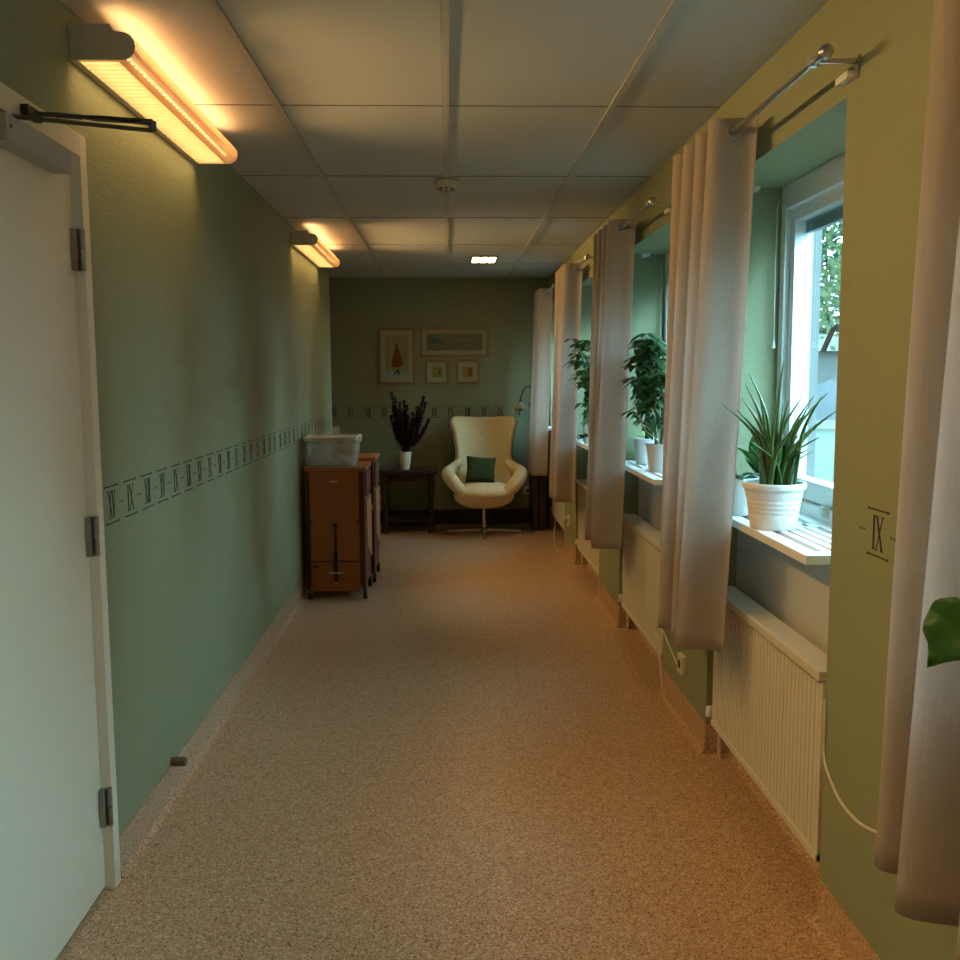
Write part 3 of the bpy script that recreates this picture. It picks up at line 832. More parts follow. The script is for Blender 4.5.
# niche 1: orchid pot behind
t = thing('potted_orchid', 'small white pot with dark rounded leaves behind the spiky plant', 'potted plant', (1.015, 3.235, ZS))
pot(t, (1.015, 3.235, ZS), .064, .045, .130, M['potwhite'], .006)
lf = B()
for a, L_, w_, up_ in ((3.6, .10, .055, .35), (2.4, .13, .05, .5), (5.2, .11, .05, .3), (.6, .14, .05, .6), (4.4, .12, .055, .75), (1.6, .12, .05, .4)):
    blade(lf, (1.015, 3.235, ZS+.118), (math.cos(a), math.sin(a), up_), L_, w_, .5, 8, .2)
build('foliage', lf, M['leaf'], t, smooth=True, solid=.0015)
build('stem', B().tube(smoothpath([(1.0, 3.235, ZS+.11), (.985, 3.24, ZS+.22), (.975, 3.25, ZS+.33)]), .0022, 6), M['stem'], t)
# niche 1: bright broad leaves in the corner
t = thing('potted_broadleaf', 'bright light-green broad-leaved plant glowing behind the spiky plant', 'potted plant', (1.15, 3.385, ZS))
pot(t, (1.15, 3.385, ZS), .055, .040, .10, M['potgrey'], .006)
lf = B()
for a, L_, w_, up_ in ((4.2, .34, .11, 2.6), (3.3, .26, .09, 1.8), (5.0, .27, .09, 2.4), (2.2, .18, .08, 1.6)):
    blade(lf, (1.15, 3.385, ZS+.09), (math.cos(a), math.sin(a), up_), L_, w_, .35, 8, .15)
build('foliage', lf, M['leafbright'], t, smooth=True, solid=.001)

# niche 2
near_umbrella = t = thing('potted_umbrella_plant', 'bushy dark umbrella plant in grey pot on second window sill', 'potted plant', (1.06, 4.72, ZS))
pot(t, (1.06, 4.72, ZS), .072, .052, .142, M['potgrey'], .008)
schefflera(t, (1.06, 4.72, ZS+.115), .52, .12, 21, whorls=58, leafL=.085, zmin=.18, lean=(-.05, -.02), yc=4.80, xmin=1.0, ymax=4.86)
t = thing('potted_umbrella_plant', 'darker umbrella plant in plain white pot, farther on second sill', 'potted plant', (1.075, 5.14, ZS))
pot(t, (1.075, 5.14, ZS), .066, .050, .142, M['potwhite'], .007)
schefflera(t, (1.075, 5.14, ZS+.115), .52, .12, 8, whorls=56, leafL=.085, zmin=.25, yc=0, xmin=1.03, ymax=5.36)
t = thing('potted_spider_plant', 'small pale yellow-green grassy plant at the second sill end', 'potted plant', (1.03, 5.315, ZS))
pot(t, (1.14, 5.33, ZS), .045, .034, .085, M['potwhite'], .006)
lf = B(); rr = random.Random(3)
for i in range(34):
    a = rr.uniform(0, 2*PI); blade(lf, (1.14+.01*math.cos(a), 5.33+.01*math.sin(a), ZS+.075), (math.cos(a)*.8-.35, math.sin(a)*.55, rr.uniform(1., 2.6)), rr.uniform(.11, .2), .012, .4, 7, .2)
build('foliage', lf, M['leafpale'], t, smooth=True)
lf = B()
for c_, R_ in ((Vector((.950, 4.60, 1.255)), .036), (Vector((1.02, 4.60, 1.36)), .034), (Vector((.905, 4.60, 1.335)), .03), (Vector((1.0, 4.61, 1.30)), .022)):
    for j in range(6):
        a = 2*PI*j/6+.3+c_.x*9; blade(lf, c_, (math.cos(a), -.35, math.sin(a)), R_*(.7+.5*(j % 2)), .012, .1, 5, .1)
    lf.tube([c_, c_+Vector((.02, .03, -.05)), Vector((1.05, 4.70, 1.15))], .0014, 5)
build('pale_star_leaves', lf, M['leafwhite'], near_umbrella, smooth=True)  # star-shaped sprays of creamy blades at the front of the near plant

# niche 3
t = thing('potted_umbrella_plant', 'tall umbrella plant in grey pot on the third window sill', 'potted plant', (1.035, 6.54, ZS))
pot(t, (1.035, 6.54, ZS), .078, .060, .150, M['potgrey'], .008)
schefflera(t, (1.035, 6.54, ZS+.12), .58, .13, 31, whorls=48, leafL=.085, zmin=.12, lean=(-.09, .02), yc=6.66, xmin=1.0, ymax=6.72)
t = thing('potted_umbrella_plant', 'leafy plant in small white pot on the third window sill', 'potted plant', (1.06, 7.06, ZS))
pot(t, (1.06, 7.06, ZS), .064, .050, .125, M['potwhite'], .007)
schefflera(t, (1.06, 7.06, ZS+.10), .46, .10, 33, whorls=36, leafL=.09, zmin=.1, yc=0, xmin=1.02, ymax=7.2)
t = thing('potted_ivy', 'small dark leafy plant beside the third window curtain edge', 'potted plant', (.985, 6.69, ZS))
pot(t, (.985, 6.69, ZS), .028, .023, .05, M['potwhite'], .004)
lf = B()
for i in range(13):
    a = 2*PI*i/13; blade(lf, (.980, 6.685, ZS+.05), (math.cos(a)*.5-.7, math.sin(a)*.3-.1, R.uniform(.1, 1.)), R.uniform(.06, .09), .05, .5, 6, .15)
build('foliage', lf, M['leaf'], t, smooth=True)
# niche 4: tiny pot of flowers
t = thing('potted_flower', 'tiny dark potted plant with pale blossoms on the last sill', 'potted plant', (1.05, 8.42, ZS))
pot(t, (1.05, 8.42, ZS), .045, .035, .09, M['potwhite'], .006)
schefflera(t, (1.05, 8.42, ZS+.07), .17, .06, 41, whorls=16, leafL=.05, zmin=.3)
bl = B()
for i in range(7): bl.sphere((1.03+R.uniform(-.05, .05), 8.42+R.uniform(-.06, .06), ZS+.22+R.uniform(0, .06)), .014, 8, 6)
build('blossoms', bl, M['leafwhite'], t, smooth=True)

# floor plant by the camera: one glossy leaf reaches into view
t = thing('potted_floor_plant', 'glossy broad green leaf of a potted plant, right picture edge', 'potted plant', (.62, .78, 0))
pot(t, (.62, .78, 0), .14, .10, .26, M['potgrey'], .015)
st = B(); lf = B()
def broad(b, base, d, L, w, nrm):
    base = Vector(base); d = Vector(d).normalized(); nrm = Vector(nrm).normalized(); sd = d.cross(nrm).normalized(); nrm = sd.cross(d)
    rows = []
    for i in range(13):
        f = i/12; p = base+d*L*f-nrm*.10*L*f*f
        ww = w*.5*(math.sin(PI*min(1, f*.93+.07)**.62))
        rows.append([p+sd*ww*s+nrm*(abs(s)*.16*ww+.012*math.sin(f*14)*abs(s)) for s in (-1, -.5, 0, .5, 1)])
    b.grid(rows)
for (tip, d, L_, n_) in (((.765, 1.335, 1.135), (-.35, .25, -.75), .115, (-.6, -.75, .15)), ((.80, 1.23, 1.10), (-.1, .1, -1), .13, (-.7, -.7, .1)), ((.50, .55, 1.0), (-.4, -.6, -.2), .15, (0, 0, 1)), ((.80, .9, .9), (.3, .3, -.3), .15, (0, 0, 1)), ((.45, .95, .75), (-.3, .4, -.2), .14, (0, 0, 1)), ((.75, .62, .8), (.5, -.3, -.2), .14, (0, 0, 1))):
    st.tube(smoothpath([(.62, .78, .2), ((.62*1.3+tip[0]*.7)/2, (.78*1.3+tip[1]*.7)/2, tip[2]*.65), (tip[0], tip[1], tip[2])]), .0035, 7)
    broad(lf, tip, d, L_, L_*.82, n_)
build('stems', st, M['leafbright'], t, smooth=True); build('foliage', lf, M['leafbright'], t, smooth=True, solid=.001)

# ---------------------------------------------------------------- wheeled cabinets
def cabinet(x0, x1, y0, y1, zt, label):
    t = thing('rolling_cabinet', label, 'cabinet', (x0, y0, 0), 'wheeled cherry cabinets')
    z0 = .085
    W = x1-x0
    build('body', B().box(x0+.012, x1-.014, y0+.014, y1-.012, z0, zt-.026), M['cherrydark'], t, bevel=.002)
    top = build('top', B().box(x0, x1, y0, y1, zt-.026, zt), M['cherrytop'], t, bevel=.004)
    # upper and lower panel on the end that faces the camera
    xa_, xb_ = x0+.034, x1-.052
    zg = z0+.165
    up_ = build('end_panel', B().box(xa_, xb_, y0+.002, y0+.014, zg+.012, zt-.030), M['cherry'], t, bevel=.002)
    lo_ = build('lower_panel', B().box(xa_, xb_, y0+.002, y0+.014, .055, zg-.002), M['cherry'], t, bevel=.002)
    for xx in (xa_, xb_-.012): build('pin', B().box(xx-.004, xx+.016, y0-.001, y0+.002, .515, .53), M['black'], up_)
    build('nameplate', B().box(xa_+.01, xa_+.05, y0-.0005, y0+.002, zg-.035, zg-.022), M['black'], lo_)
    cx = (xa_+xb_)/2
    pr = [(cx-.024+.0, zt-.098), (cx+.024, zt-.098), (cx+.02, zt-.089), (cx-.02, zt-.089)]
    build('grip_slot', B().prism(pr, 'y', y0-.003, y0+.002), M['brass'], up_)
    for xx in (x0+.002, x1-.040):
        for yy in (y0+.004, y1-.04):
            build('leg', B().box(xx, xx+.024, yy, yy+.03, .062, zt-.027), M['leg_dark'], t, bevel=.002)
    # latch bar
    la = build('latch', B().tube([(cx+.004, y0-.004, .50), (cx+.004, y0-.004, .34)], .006, 8).box(cx-.007, cx+.015, y0-.014, y0+.001, .12, .335).box(cx-.008, cx+.016, y0-.01, y0+.001, .495, .512), M['black'], t)
    build('cross_bar', B().tube([(cx-.042, y0-.018, .182), (cx+.05, y0-.018, .182)], .004, 8), M['steel'], la, smooth=True)
    build('latch_foot', B().lathe([(.008, 0), (.006, .012)], (cx+.004, y0-.01, .105), 10), M['steel'], la)
    # right-hand side: red panel, light door with slanted foot
    ya, yb = y0+.05, y1-.045
    dr = build('door', B().prism([(ya, .36), (yb, .22), (yb, .665), (ya, .665)], 'x', x1-.014, x1-.001), M['beech'], t, bevel=.002)
    build('handle', B().tube(smoothpath([(x1-.001, yb-.10, .59), (x1+.010, yb-.10, .598), (x1+.011, yb-.10, .56), (x1-.001, yb-.10, .565)]), .0035, 8), M['brass'], dr, smooth=True)
    build('drawer', B().box(x1-.014, x1-.004, ya, yb, .69, zt-.04), M['cherrydark'], t, bevel=.002)
    for xx in (x0+.02, x1-.02):
        for yy in (y0+.03, y1-.03):
            c = build('caster', B().tube([(xx-.011, yy-.02, .036), (xx+.012, yy-.02, .036)], .036, 20), M['rubber'], t, smooth=True)
            build('caster_fork', B().box(xx-.015, xx-.012, yy-.032, yy+.008, .028, .062).box(xx+.012, xx+.015, yy-.032, yy+.008, .028, .062).box(xx-.015, xx+.015, yy-.02, yy+.014, .058, .066), M['steel'], c)
    return t
cabinet(-.953, -.545, 6.25, 6.69, .885, 'nearer cherry-veneer cabinet on casters carrying the clear plastic box')
cabinet(-.935, -.522, 6.75, 7.19, .905, 'farther cherry-veneer cabinet on casters, behind the one with the box')

# clear storage box
bx0, bx1, by0, by1, bz = -.948, -.612, 6.29, 6.64, .8855
t = thing('storage_box', 'clear plastic storage box with clipped lid on nearer cabinet', 'box', ((bx0+bx1)/2, (by0+by1)/2, bz))
def rrect(x0, x1, y0, y1, r, z, n=5):
    out = []
    for cx, cy, a0 in ((x1-r, y1-r, 0), (x0+r, y1-r, 90), (x0+r, y0+r, 180), (x1-r, y0+r, 270)):
        for k in range(n+1):
            a = math.radians(a0+90*k/n); out.append((cx+r*math.cos(a), cy+r*math.sin(a), z))
    return out
bb = B(); rings = [rrect(bx0+.018-.018*f, bx1-.018+.018*f, by0+.018-.018*f, by1-.018+.018*f, .025, bz+.001+.168*f) for f in (0, .33, .66, 1)]
n = len(rings[0]); vs = [p for r_ in rings for p in r_]; fs = [(i*n+j, i*n+(j+1) % n, (i+1)*n+(j+1) % n, (i+1)*n+j) for i in range(3) for j in range(n)]+[tuple(range(n))]
bb.add(vs, fs); build('tub', bb, M['boxplastic'], t, smooth=True, solid=.002)
rim = B(); r1 = rrect(bx0-.012, bx1+.012, by0-.012, by1+.012, .03, 0); r2 = rrect(bx0+.006, bx1-.006, by0+.006, by1-.006, .022, 0)
def ringstrip(b, A, C, z0, z1):
    n = len(A); vs = [(p[0], p[1], z) for z in (z0, z1) for p in A]+[(p[0], p[1], z) for z in (z0, z1) for p in C]
    fs = []
    for j in range(n):
        k = (j+1) % n
        fs += [(j, k, n+k, n+j), (2*n+j, 3*n+j, 3*n+k, 2*n+k), (n+j, n+k, 3*n+k, 3*n+j), (j, 2*n+j, 2*n+k, k)]
    b.add(vs, fs)
ringstrip(rim, r1, r2, bz+.170, bz+.180); ringstrip(rim, r1, r2, bz+.184, bz+.196)
build('rim', rim, M['rimplastic'], t)
lid = B(); lid.add(rrect(bx0+.006, bx1-.006, by0+.006, by1-.006, .022, bz+.186), [tuple(range(n))]); build('lid', lid, M['boxplastic'], t, solid=.002)
build('clip', B().box((bx0+bx1)/2-.05, (bx0+bx1)/2+.05, by0-.018, by0-.012, bz+.155, bz+.195), M['rimplastic'], t, bevel=.002)
build('clip', B().box(bx1+.012, bx1+.018, (by0+by1)/2-.05, (by0+by1)/2+.05, bz+.155, bz+.195), M['rimplastic'], t, bevel=.002)
cl = thing('crumpled_cloth', 'crumpled pale cloth lying inside the clear storage box', 'cloth', ((bx0+bx1)/2, (by0+by1)/2, bz+.003))
rows = []
for i in range(15):
    rows.append([(bx0+.035+(bx1-bx0-.07)*j/14, by0+.035+(by1-by0-.07)*i/14, bz+.006+(.045+.022*math.sin(j*1.1+i*.7)+.02*math.cos(i*1.3-j*.6)+R.uniform(-.006, .006))*(math.sin(PI*i/14)*math.sin(PI*j/14))**.5) for j in range(15)])
build('folds', B().grid(rows), mat('pale_lilac_cloth', (.42, .38, .40), .9, var=.3, scale=14), cl, smooth=True, solid=.002)

# ---------------------------------------------------------------- side table, vase, dried flowers
tx, ty = -.39, 9.12
t = thing('side_table', 'dark mahogany side table with rounded top by far wall', 'table', (tx, ty, 0))
top = B(); prof = [(1., 0), (1.01, .004), (1.01, .012), (.985, .018), (.985, .026), (.97, .030)]
def oct_ring(s, z): return [(tx+(p[0])*s, ty+(p[1])*s, z) for p in rrect(-.29, .29, -.27, .27, .15, 0, 6)]
rg = [oct_ring(s, .568+z) for s, z in prof]; n = len(rg[0])
top.add([p for r_ in rg for p in r_], [(i*n+j, i*n+(j+1) % n, (i+1)*n+(j+1) % n, (i+1)*n+j) for i in range(len(rg)-1) for j in range(n)]+[tuple(range(n-1, -1, -1)), tuple(range((len(rg)-1)*n, len(rg)*n))])
build('table_top', top, M['darkwood'], t, smooth=True)
ap = B(); ringstrip(ap, rrect(tx-.25, tx+.25, ty-.23, ty+.23, .12, 0, 6), rrect(tx-.235, tx+.235, ty-.215, ty+.215, .11, 0, 6), .50, .568)
build('apron', ap, M['darkwood'], t, smooth=True)
for sx in (-1, 1):
    for sy in (-1, 1):
        x_, y_ = tx+sx*.215, ty+sy*.19
        lg = B().tube(smoothpath([(x_, y_, .55), (x_+sx*.012, y_+sy*.008, .42), (x_+sx*.004, y_, .22), (x_, y_, .06), (x_+sx*.01, y_+sy*.01, 0)]), [.034-.012*math.sin(PI*min(1, i/22.)) for i in range(25)], 12)
        build('leg', lg, M['darkwood'], t, smooth=True)
build('shelf', B().box(tx-.19, tx+.19, ty-.17, ty+.17, .105, .13), M['darkwood'], t, bevel=.004)
vx, vy, vz = -.415, 9.02, .5985
t = thing('vase', 'cream tapered ceramic vase standing on the dark side table', 'vase', (vx, vy, vz))
build('body', B().lathe([(.0001, 0), (.040, 0), (.043, .004), (.052, .06), (.060, .12), (.064, .165), (.066, .172), (.063, .172), (.058, .12), (.040, .02), (.0001, .015)], (vx, vy, vz), 32), M['vase'], t, smooth=True)
t = thing('dried_flower_bunch', 'tall bunch of dark purple dried flowers in the cream vase', 'dried flowers', (vx, vy, vz+.017))
st = B(); fo = B(); rr = random.Random(9)
tipsv = [(-.12, .72), (-.09, .66), (.0, .64), (.025, .60), (.18, .67), (.20, .62), (.13, .58), (-.13, .50), (.23, .46), (-.04, .62), (.08, .52), (-.10, .56), (.16, .50), (-.06, .50), (.04, .50)]
for (dx, dz) in tipsv+[(a_*.8, b_*.82) for a_, b_ in tipsv]+[(a_*.5+.02, b_*.7) for a_, b_ in tipsv]:
    p3 = Vector((vx+dx, vy+rr.uniform(-.07, .07), vz+dz)); p0 = Vector((vx+dx*.05, vy+rr.uniform(-.02, .02), vz+.05))
    pts = smoothpath([p0, Vector((vx+dx*.25, (p0.y+p3.y)/2, vz+.22)), (p0*.35+p3*.65)+Vector((dx*.05, 0, 0)), p3], 8)
    st.tube(pts, .0026, 5)
    for k in range(8, len(pts)):
        f = k/len(pts)
        for j in range(6):
            a = rr.uniform(0, 2*PI); d = Vector((math.cos(a), math.sin(a)*.8, rr.uniform(.4, 2.2)))
            blade(fo, pts[k], d, rr.uniform(.035, .06)*(1.25-.5*f), .024, .1, 3, .2)
build('stems', st, M['dried'], t); build('flower_heads', fo, M['dried'], t)

# ---------------------------------------------------------------- armchair
cx, cy = .335, 8.93
t = thing('armchair', 'cream fleece winged armchair with dark shell on chrome pedestal', 'armchair', (cx, cy, 0))
def lerp_tab(tab, v):
    for (a, fa), (b_, fb) in zip(tab, tab[1:]):
        if v <= b_:
            q = (v-a)/(b_-a); q = q*q*(3-2*q); return fa+(fb-fa)*q
    return tab[-1][1]
def back_pt(u, z, off=0., grow=0.):
    hw = lerp_tab([(.40, .27), (.60, .275), (.76, .262), (.92, .285), (1.05, .325), (1.12, .325)], z)+grow
    # corners of the top are rounded, top edge slightly dished
    y = cy+.20+.10*(z-.45)/.65+off
    wrap = abs(u)**2.2*lerp_tab([(.40, .20), (.7, .10), (.95, .11), (1.12, .06)], z)
    return Vector((cx+hw*u, y-wrap, z))
def backsurf(off, grow, ztop):
    rows = []
    for i in range(27):
        f = i/26; row = []
        for j in range(25):
            u = -1+2*j/24
            zt = ztop-.018*(1-u*u)-(.05*max(0, (abs(u)-.80)/.2)**2.5)
            z = .40+(zt-.40)*f
            row.append(back_pt(u, z, off, grow))
        rows.append(row)
    return B().grid(rows)
build('backrest', backsurf(0, 0, 1.105), M['fleece'], t, smooth=True, solid=.07, subsurf=1)
build('back_shell', backsurf(.065, .02, 1.09), M['shell'], t, smooth=True, solid=.02, subsurf=1)
sb = B().sphere((cx-.02, cy-.06, .42), 1, 32, 18, sx=.29, sy=.30, sz=.075, p=.8)
build('seat', B().sphere((cx-.005, cy-.10, .405), 1, 36, 20, sx=.275, sy=.30, sz=.085, p=.85), M['fleece'], t, smooth=True)
front = B().sphere((cx-.012, cy-.22, .380), 1, 32, 18, sx=.280, sy=.15, sz=.118, p=.95)
build('seat_front_roll', front, M['fleece'], t, smooth=True)
for s in (-1, 1):
    pts = smoothpath([(cx+s*.235, cy+.14, .655), (cx+s*.295, cy+.04, .605), (cx+s*.340, cy-.08, .578), (cx+s*.322, cy-.19, .545), (cx+s*.275, cy-.25, .49), (cx+s*.215, cy-.27, .43), (cx+s*.15, cy-.27, .40)], 6)
    n = len(pts)
    build('armrest', B().tube(pts, [.033+.030*math.sin(PI*min(.80, .12+i/n*.8)) for i in range(n)], 16, flat=1.0), M['fleece'], t, smooth=True)
    rows = []
sh = B(); rows = []
for i in range(15):
    ph = PI/2*i/14; row = []
    for j in range(37):
        a = 2*PI*j/36
        rx = .335+.03*abs(math.cos(a)); ry = .30
        zt = .40+.14*max(0, abs(math.cos(a)))**1.5+.05*max(0, math.sin(a))
        z = .255+(zt-.255)*(1-math.cos(ph))**.75
        row.append((cx+rx*math.sin(ph)**.8*math.cos(a), cy-.04+ry*math.sin(ph)**.8*math.sin(a), z))
    rows.append(row)
build('shell', B().grid(rows), M['shell'], t, smooth=True, solid=.018)
build('pedestal', B().tube([(cx-.005, cy-.05, .05), (cx-.005, cy-.05, .275)], .019, 16), M['chrome'], t, smooth=True)
bs = build('base', B().lathe([(.0001, .055), (.03, .055), (.04, .045), (.045, .02)], (cx-.005, cy-.05, 0), 20), M['chrome'], t, smooth=True)
for a in (0, PI/2, PI, 3*PI/2):
    c_, s_ = math.cos(a), math.sin(a)
    rt_ = Matrix.Rotation(a, 3, 'Z'); o_ = Vector((cx-.005, cy-.05, 0))
    b_ = B(); pr = [(.02, -.018, .022), (.35, -.012, .012), (.35, .012, .012), (.02, .018, .022), (.02, -.018, .048), (.35, -.012, .030), (.35, .012, .030), (.02, .018, .048)]
    b_.add([rt_ @ Vector(p)+o_ for p in pr], [(0, 1, 2, 3), (4, 7, 6, 5), (0, 4, 5, 1), (1, 5, 6, 2), (2, 6, 7, 3), (3, 7, 4, 0)])
    ft = build('foot', b_, M['chrome'], t, bevel=.002)
    e = rt_ @ Vector((.335, 0, 0))+o_
    build('glide', B().lathe([(.012, 0), (.012, .013)], (e.x, e.y, 0), 12), M['rubber'], ft)

# cushion
cu = thing('cushion', 'dark green square cushion leaning in the cream armchair', 'cushion', (.30, 8.90, .48))
rows1 = []; N_ = 18
rot = Matrix.Rotation(math.radians(-22), 3, 'X') @ Matrix.Rotation(math.radians(4), 3, 'Y')
def cpt(i, j, s):
    a, b_ = -1+2*i/N_, -1+2*j/N_
    th = .055*((1-a**4)*(1-b_**4))**.6
    pin = 1-.07*(a*a*(1-b_*b_)*0+(1-abs(a)**1.5)*abs(b_)**3)
    pin2 = 1-.07*((1-abs(b_)**1.5)*abs(a)**3)
    return rot @ Vector((.135*a*pin2, s*th, .125*b_*pin))+Vector((.30, 8.875, .605))
bc = B(); bc.grid([[cpt(i, j, 1) for i in range(N_+1)] for j in range(N_+1)]); bc.grid([[cpt(i, j, -1) for i in range(N_+1)] for j in range(N_+1)])
build('cover', bc, M['cushion'], cu, smooth=True)
build('piping', B().tube([cpt(0, j, 0) for j in range(N_+1)]+[cpt(i, N_, 0) for i in range(1, N_+1)]+[cpt(N_, j, 0) for j in range(N_-1, -1, -1)]+[cpt(i, 0, 0) for i in range(N_-1, -1, -1)], .004, 6), M['cushion'], cu, smooth=True)

# dark slab in the far right corner
sl = thing('upright_panels', 'dark brown upright wooden panels standing in the far right corner', 'wooden panel', (.86, 9.25, 0))
for k_, (a, b_) in enumerate(((.80, .855), (.865, .93))):
    build('leaf_panel', B().box(a, b_, 8.98+.03*k_, 9.40, .03, .55), M['slab'], sl, bevel=.01)
build('foot_rail', B().box(.80, .93, 8.99, 9.40, 0, .03), M['leg_dark'], sl)

# ---------------------------------------------------------------- pictures
def picture(x0, x1, z0, z1, label, art, fw_=.022, mt=.035, vg=0):
    y = YE
    t = thing('framed_picture', label, 'picture', ((x0+x1)/2, y, z0), 'framed pictures on the far wall')
    f = B()
    f.box(x0, x1, y-.022, y-.0005, z0, z0+fw_); f.box(x0, x1, y-.022, y-.0005, z1-fw_, z1)
    f.box(x0, x0+fw_, y-.022, y-.0005, z0+fw_, z1-fw_); f.box(x1-fw_, x1, y-.022, y-.0005, z0+fw_, z1-fw_)
    build('frame', f, M['frame'], t, bevel=.002)
    build('mount', B().box(x0+fw_, x1-fw_, y-.010, y-.0005, z0+fw_, z1-fw_), M['mount'], t)
    a0, a1, b0, b1 = x0+fw_+mt, x1-fw_-mt, z0+fw_+mt+vg, z1-fw_-mt
    p = build('print', B().box(a0, a1, y-.0115, y-.010, b0, b1), art['bg'], t)
    for nm, poly, m_ in art['shapes']:
        build(nm, B().prism([(a0+(a1-a0)*u, b0+(b1-b0)*v) for u, v in poly], 'y', y-.0125-.0004*art['shapes'].index((nm, poly, m_)), y-.0115), m_, p)
    build('glazing', B().box(x0+fw_, x1-fw_, y-.0185, y-.0175, z0+fw_, z1-fw_), M['glass'], t)
def ell(cx_, cy_, rx, ry, n=14): return [(cx_+rx*math.cos(2*PI*k/n), cy_+ry*math.sin(2*PI*k/n)) for k in range(n)]
red = mat('red_dress_print', (.27, .05, .015), .8, var=.3, scale=30); dk = mat('dark_print', (.05, .04, .035), .8)
ochre = mat('ochre_print', (.42, .31, .14), .8, var=.15, scale=12); sand = mat('landscape_print', (.30, .23, .13), .8, var=.45, scale=9, stretch=(1, 1, 2.5))
brown = mat('brown_field_print', (.27, .19, .12), .8, var=.35, scale=14, stretch=(1, 1, 4)); lime = mat('lime_print', (.32, .31, .06), .8, var=.25, scale=18)
orange = mat('orange_print', (.48, .25, .08), .8, var=.25, scale=18); rust = mat('rust_print', (.32, .10, .03), .8, var=.3, scale=25)
pale = mat('pale_print', (.42, .38, .30), .8)
picture(-.683, -.317, 1.40, 1.955, 'tall framed print of a small figure in a wide red dress', {'bg': ochre, 'shapes': [
    ('floor_strip', [(0, 0), (1, 0), (1, .13), (0, .16)], pale),
    ('red_dress', [(.26, .26), (.36, .22), (.62, .22), (.74, .27), (.70, .45), (.60, .62), (.54, .70), (.44, .70), (.37, .60), (.28, .42)], red),
    ('figure_head', ell(.49, .755, .06, .035), dk),
    ('small_birds', [(.36, .05), (.42, .04), (.46, .13), (.49, .13), (.52, .05), (.62, .05), (.58, .15), (.52, .16), (.44, .15)], dk)]}, fw_=.026, mt=.045, vg=.01)
picture(-.272, .408, 1.668, 1.962, 'wide framed landscape print above the two small pictures', {'bg': sand, 'shapes': [
    ('field', [(0, .0), (1, 0), (1, .42), (.7, .5), (.35, .42), (0, .5)], brown),
    ('trees', [(.04, .42), (.06, .8), (.10, .72), (.14, .86), (.2, .7), (.25, .78), (.3, .5), (.3, .4)], mat('grey_tree_print', (.16, .16, .13), .8, var=.3, scale=30))]}, fw_=.026, mt=.038)
picture(-.226, .012, 1.403, 1.642, 'small square framed print, green, left of the two small ones', {'bg': lime, 'shapes': [('dark_mark', ell(.74, .48, .10, .14), dk), ('light_mark', ell(.35, .6, .2, .15), ochre)]}, mt=.045)
picture(.080, .320, 1.403, 1.642, 'small square framed print, orange, right of the two small ones', {'bg': orange, 'shapes': [('rust_band', [(.5, .08), (.86, .08), (.86, .95), (.55, .95)], rust)]}, mt=.045)

# gooseneck wall lamp
wl = thing('gooseneck_wall_lamp', 'small gooseneck wall lamp with cone shade above the armchair', 'wall lamp', (.86, YE, 1.22))
build('arm', B().tube(smoothpath([(.84, YE-.001, 1.20), (.84, YE-.07, 1.25), (.83, YE-.11, 1.33), (.80, YE-.13, 1.375), (.755, YE-.14, 1.365), (.725, YE-.145, 1.31), (.708, YE-.15, 1.245)], 6), .0065, 8), M['black'], wl, smooth=True)
build('wall_mount', B().tube([(.84, YE, 1.20), (.84, YE-.014, 1.20)], .03, 16), M['black'], wl, smooth=True)
build('lamp_shade', B().lathe([(.018, .065), (.024, .055), (.05, .03), (.086, .0), (.083, .0), (.046, .027), (.02, .05), (.018, .065)], (.708, YE-.15, 1.165), 24), M['shade'], wl, smooth=True)
build('bulb', B().sphere((.708, YE-.15, 1.165), .028, 12, 10), M['louvre'], wl, smooth=True)
build('socket_cap', B().lathe([(.0001, .085), (.014, .08), (.018, .062), (.0001, .06)], (.708, YE-.15, 1.168), 14), M['black'], wl, smooth=True)

# ---------------------------------------------------------------- outdoors
struct('lawn', B().box(XO, 90, -40, 140, -.6, -.4), M['grass'])
bd = thing('outbuilding', 'low pale blue outbuilding with white base strip across the lawn', 'building', (15, 36, -.4))
build('wall', B().box(11.8, 20, 33, 38, -.1, 2.3), M['render_wall'], bd)
build('base_strip', B().box(11.7, 20.1, 32.9, 38.1, -.4, -.1), M['whitepaint_out'], bd)
build('roof', B().prism([(32.6, 2.3), (38.4, 2.3), (35.5, 3.0)], 'x', 11.5, 20.3), mat('brown_roof', (.03, .018, .010), .9, var=.2, scale=3), bd)
build('arched_door', B().prism([(12.6, -.1), (14.2, -.1), (14.2, .7), (14.0, 1.1), (13.4, 1.35), (12.8, 1.1), (12.6, .7)], 'y', 32.93, 33.0), M['dullglass'], bd)
build('window_frame', B().box(15.2, 16.6, 32.93, 33.0, .5, 1.6), M['whitepaint_out'], bd)

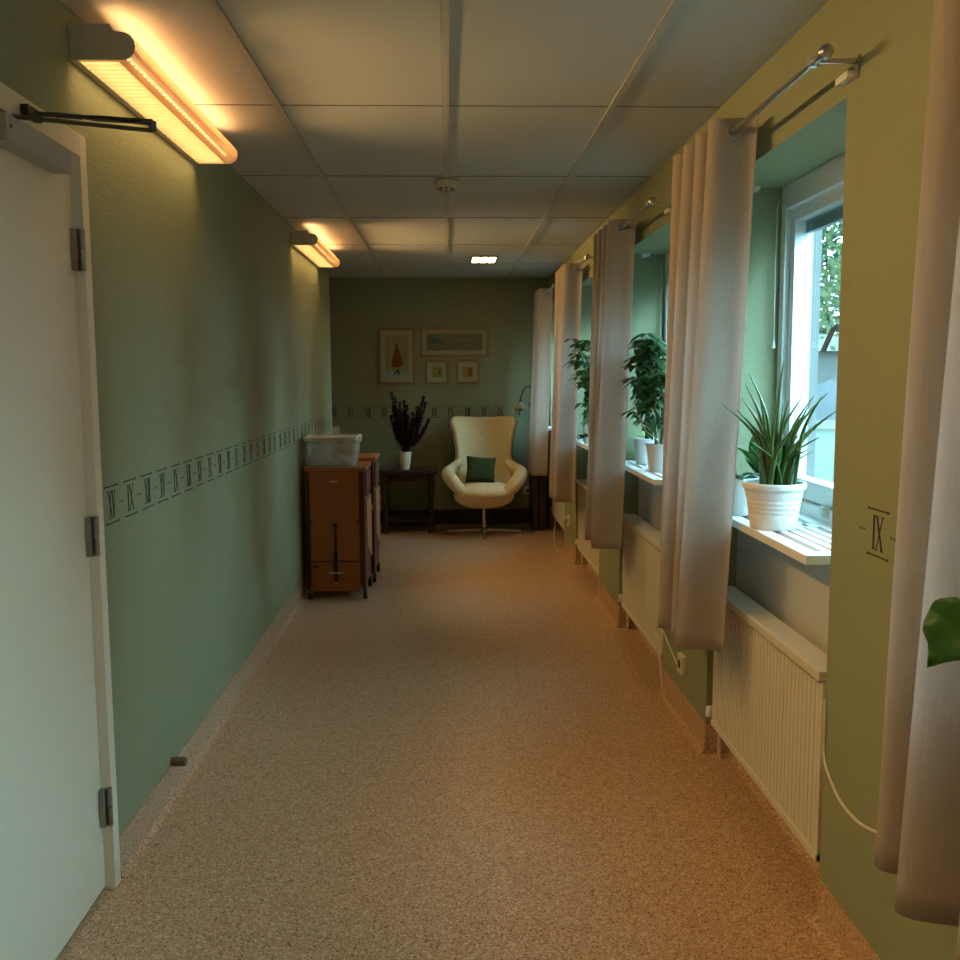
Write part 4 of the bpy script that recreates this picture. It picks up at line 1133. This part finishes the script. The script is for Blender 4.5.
def tree(x, y, z0, h, rad, nleaf, label, seed, m='tree', size=.34, cmin=.2):
    rr = random.Random(seed)
    t = thing('tree', label, 'tree', (x, y, z0), 'trees outside the windows')
    tr = B().tube([(x, y, z0), (x+.1, y, z0+h*.4), (x, y+.1, z0+h*.8)], [.16, .12, .04], 8)
    for k in range(7):
        a = k*2*PI/7; zz = z0+h*rr.uniform(.3, .6); tr.tube([(x, y, zz), (x+math.cos(a)*rad*.5, y+math.sin(a)*rad*.5, zz+h*.18)], [.05, .02], 6)
    build('trunk', tr, M['bark'], t, smooth=True)
    b = B()
    cl_ = [(x+rr.uniform(-.7, .7)*rad, y+rr.uniform(-.7, .7)*rad, z0+h*rr.uniform(cmin+.1, .95), rad*rr.uniform(.25, .5)) for _ in range(26)]
    for i in range(nleaf):
        c_ = cl_[i % 26]; v = Vector((rr.gauss(0, 1), rr.gauss(0, 1), rr.gauss(0, 1))).normalized()*c_[3]*rr.random()**.4
        p = Vector(c_[:3])+v; d = Vector((rr.uniform(-1, 1), rr.uniform(-1, 1), rr.uniform(-1, .6))).normalized(); s_ = size*rr.uniform(.5, 1.2)
        e = d.cross(Vector((rr.uniform(-1, 1), rr.uniform(-1, 1), rr.uniform(-1, 1)))).normalized()
        b.add([p-d*s_*.5, p+e*s_*.25, p+d*s_*.5, p-e*s_*.25], [(0, 1, 2, 3)])
    build('crown', b, M[m], t, fix=False)
    return t
tree(10.6, 24.5, -.4, 9.5, 2.6, 4200, 'leafy tree whose crown shows through the nearest window pane', 5, size=.26, cmin=.26)
tree(17.5, 44, -.4, 10, 3.2, 3500, 'darker tree behind the outbuilding across the lawn', 6, 'hedge', size=.45)
tree(25.5, 45, -.4, 9, 3.6, 3000, 'wide tree far across the lawn to the right', 7, 'hedge', size=.5)
tree(8.5, 42, -.4, 9, 3, 2600, 'tree far down the lawn, seen past the second window', 8, 'tree', size=.4)
tree(7.2, 12., -.4, 7, 2.0, 2000, 'young tree on the lawn close to the building', 12, 'tree', size=.25, cmin=.35)

ht = tree(10.5, -10, -.4, 5.2, 1.9, 3600, 'dense dark tree in the row that borders the lawn', 15, 'hedge', size=.42, cmin=.02)
for k_, (tx_, ty_) in enumerate([(11, -5.5), (11.6, -1), (11, 3.5), (11.6, 8), (11, 12.5), (11.8, 17.), (9.5, 50), (8.0, 55), (6.5, 60)]):
    c_ = copy_tree(ht, (tx_-10.5, ty_+10, 0)); c_.rotation_euler = (0, 0, k_*1.3)
    c_['label'] = 'dense dark tree in the row that borders the lawn'
    c_['group'] = 'row of trees along the lawn'
ht['group'] = 'row of trees along the lawn'
# ---------------------------------------------------------------- daylight
wd = bpy.data.worlds.new('overcast_sky'); SC.world = wd; wd.use_nodes = True
nt = wd.node_tree; N = nt.nodes; L = nt.links
bg = N['Background']
tc = N.new('ShaderNodeTexCoord'); sx = N.new('ShaderNodeSeparateXYZ'); L.new(tc.outputs['Generated'], sx.inputs[0])
rp = N.new('ShaderNodeValToRGB'); e = rp.color_ramp.elements
e[0].position = .0; e[0].color = (.46, .76, .95, 1); e[1].position = .8; e[1].color = (.34, .70, 1.0, 1)
L.new(sx.outputs['Z'], rp.inputs[0]); L.new(rp.outputs[0], bg.inputs['Color']); bg.inputs['Strength'].default_value = 24.0
vs_ = SC.view_settings
SC.display_settings.display_device = 'sRGB'
vs_.view_transform = 'Standard'; vs_.look = 'None'; vs_.gamma = 1; vs_.exposure = 0.20; vs_.use_curve_mapping = False
cy_ = SC.cycles
cy_.max_bounces = 10; cy_.diffuse_bounces = 6; cy_.glossy_bounces = 4; cy_.transparent_max_bounces = 16; cy_.transmission_bounces = 6
cy_.use_denoising = True
cy_.sample_clamp_indirect = 6.0
cy_.blur_glossy = .5
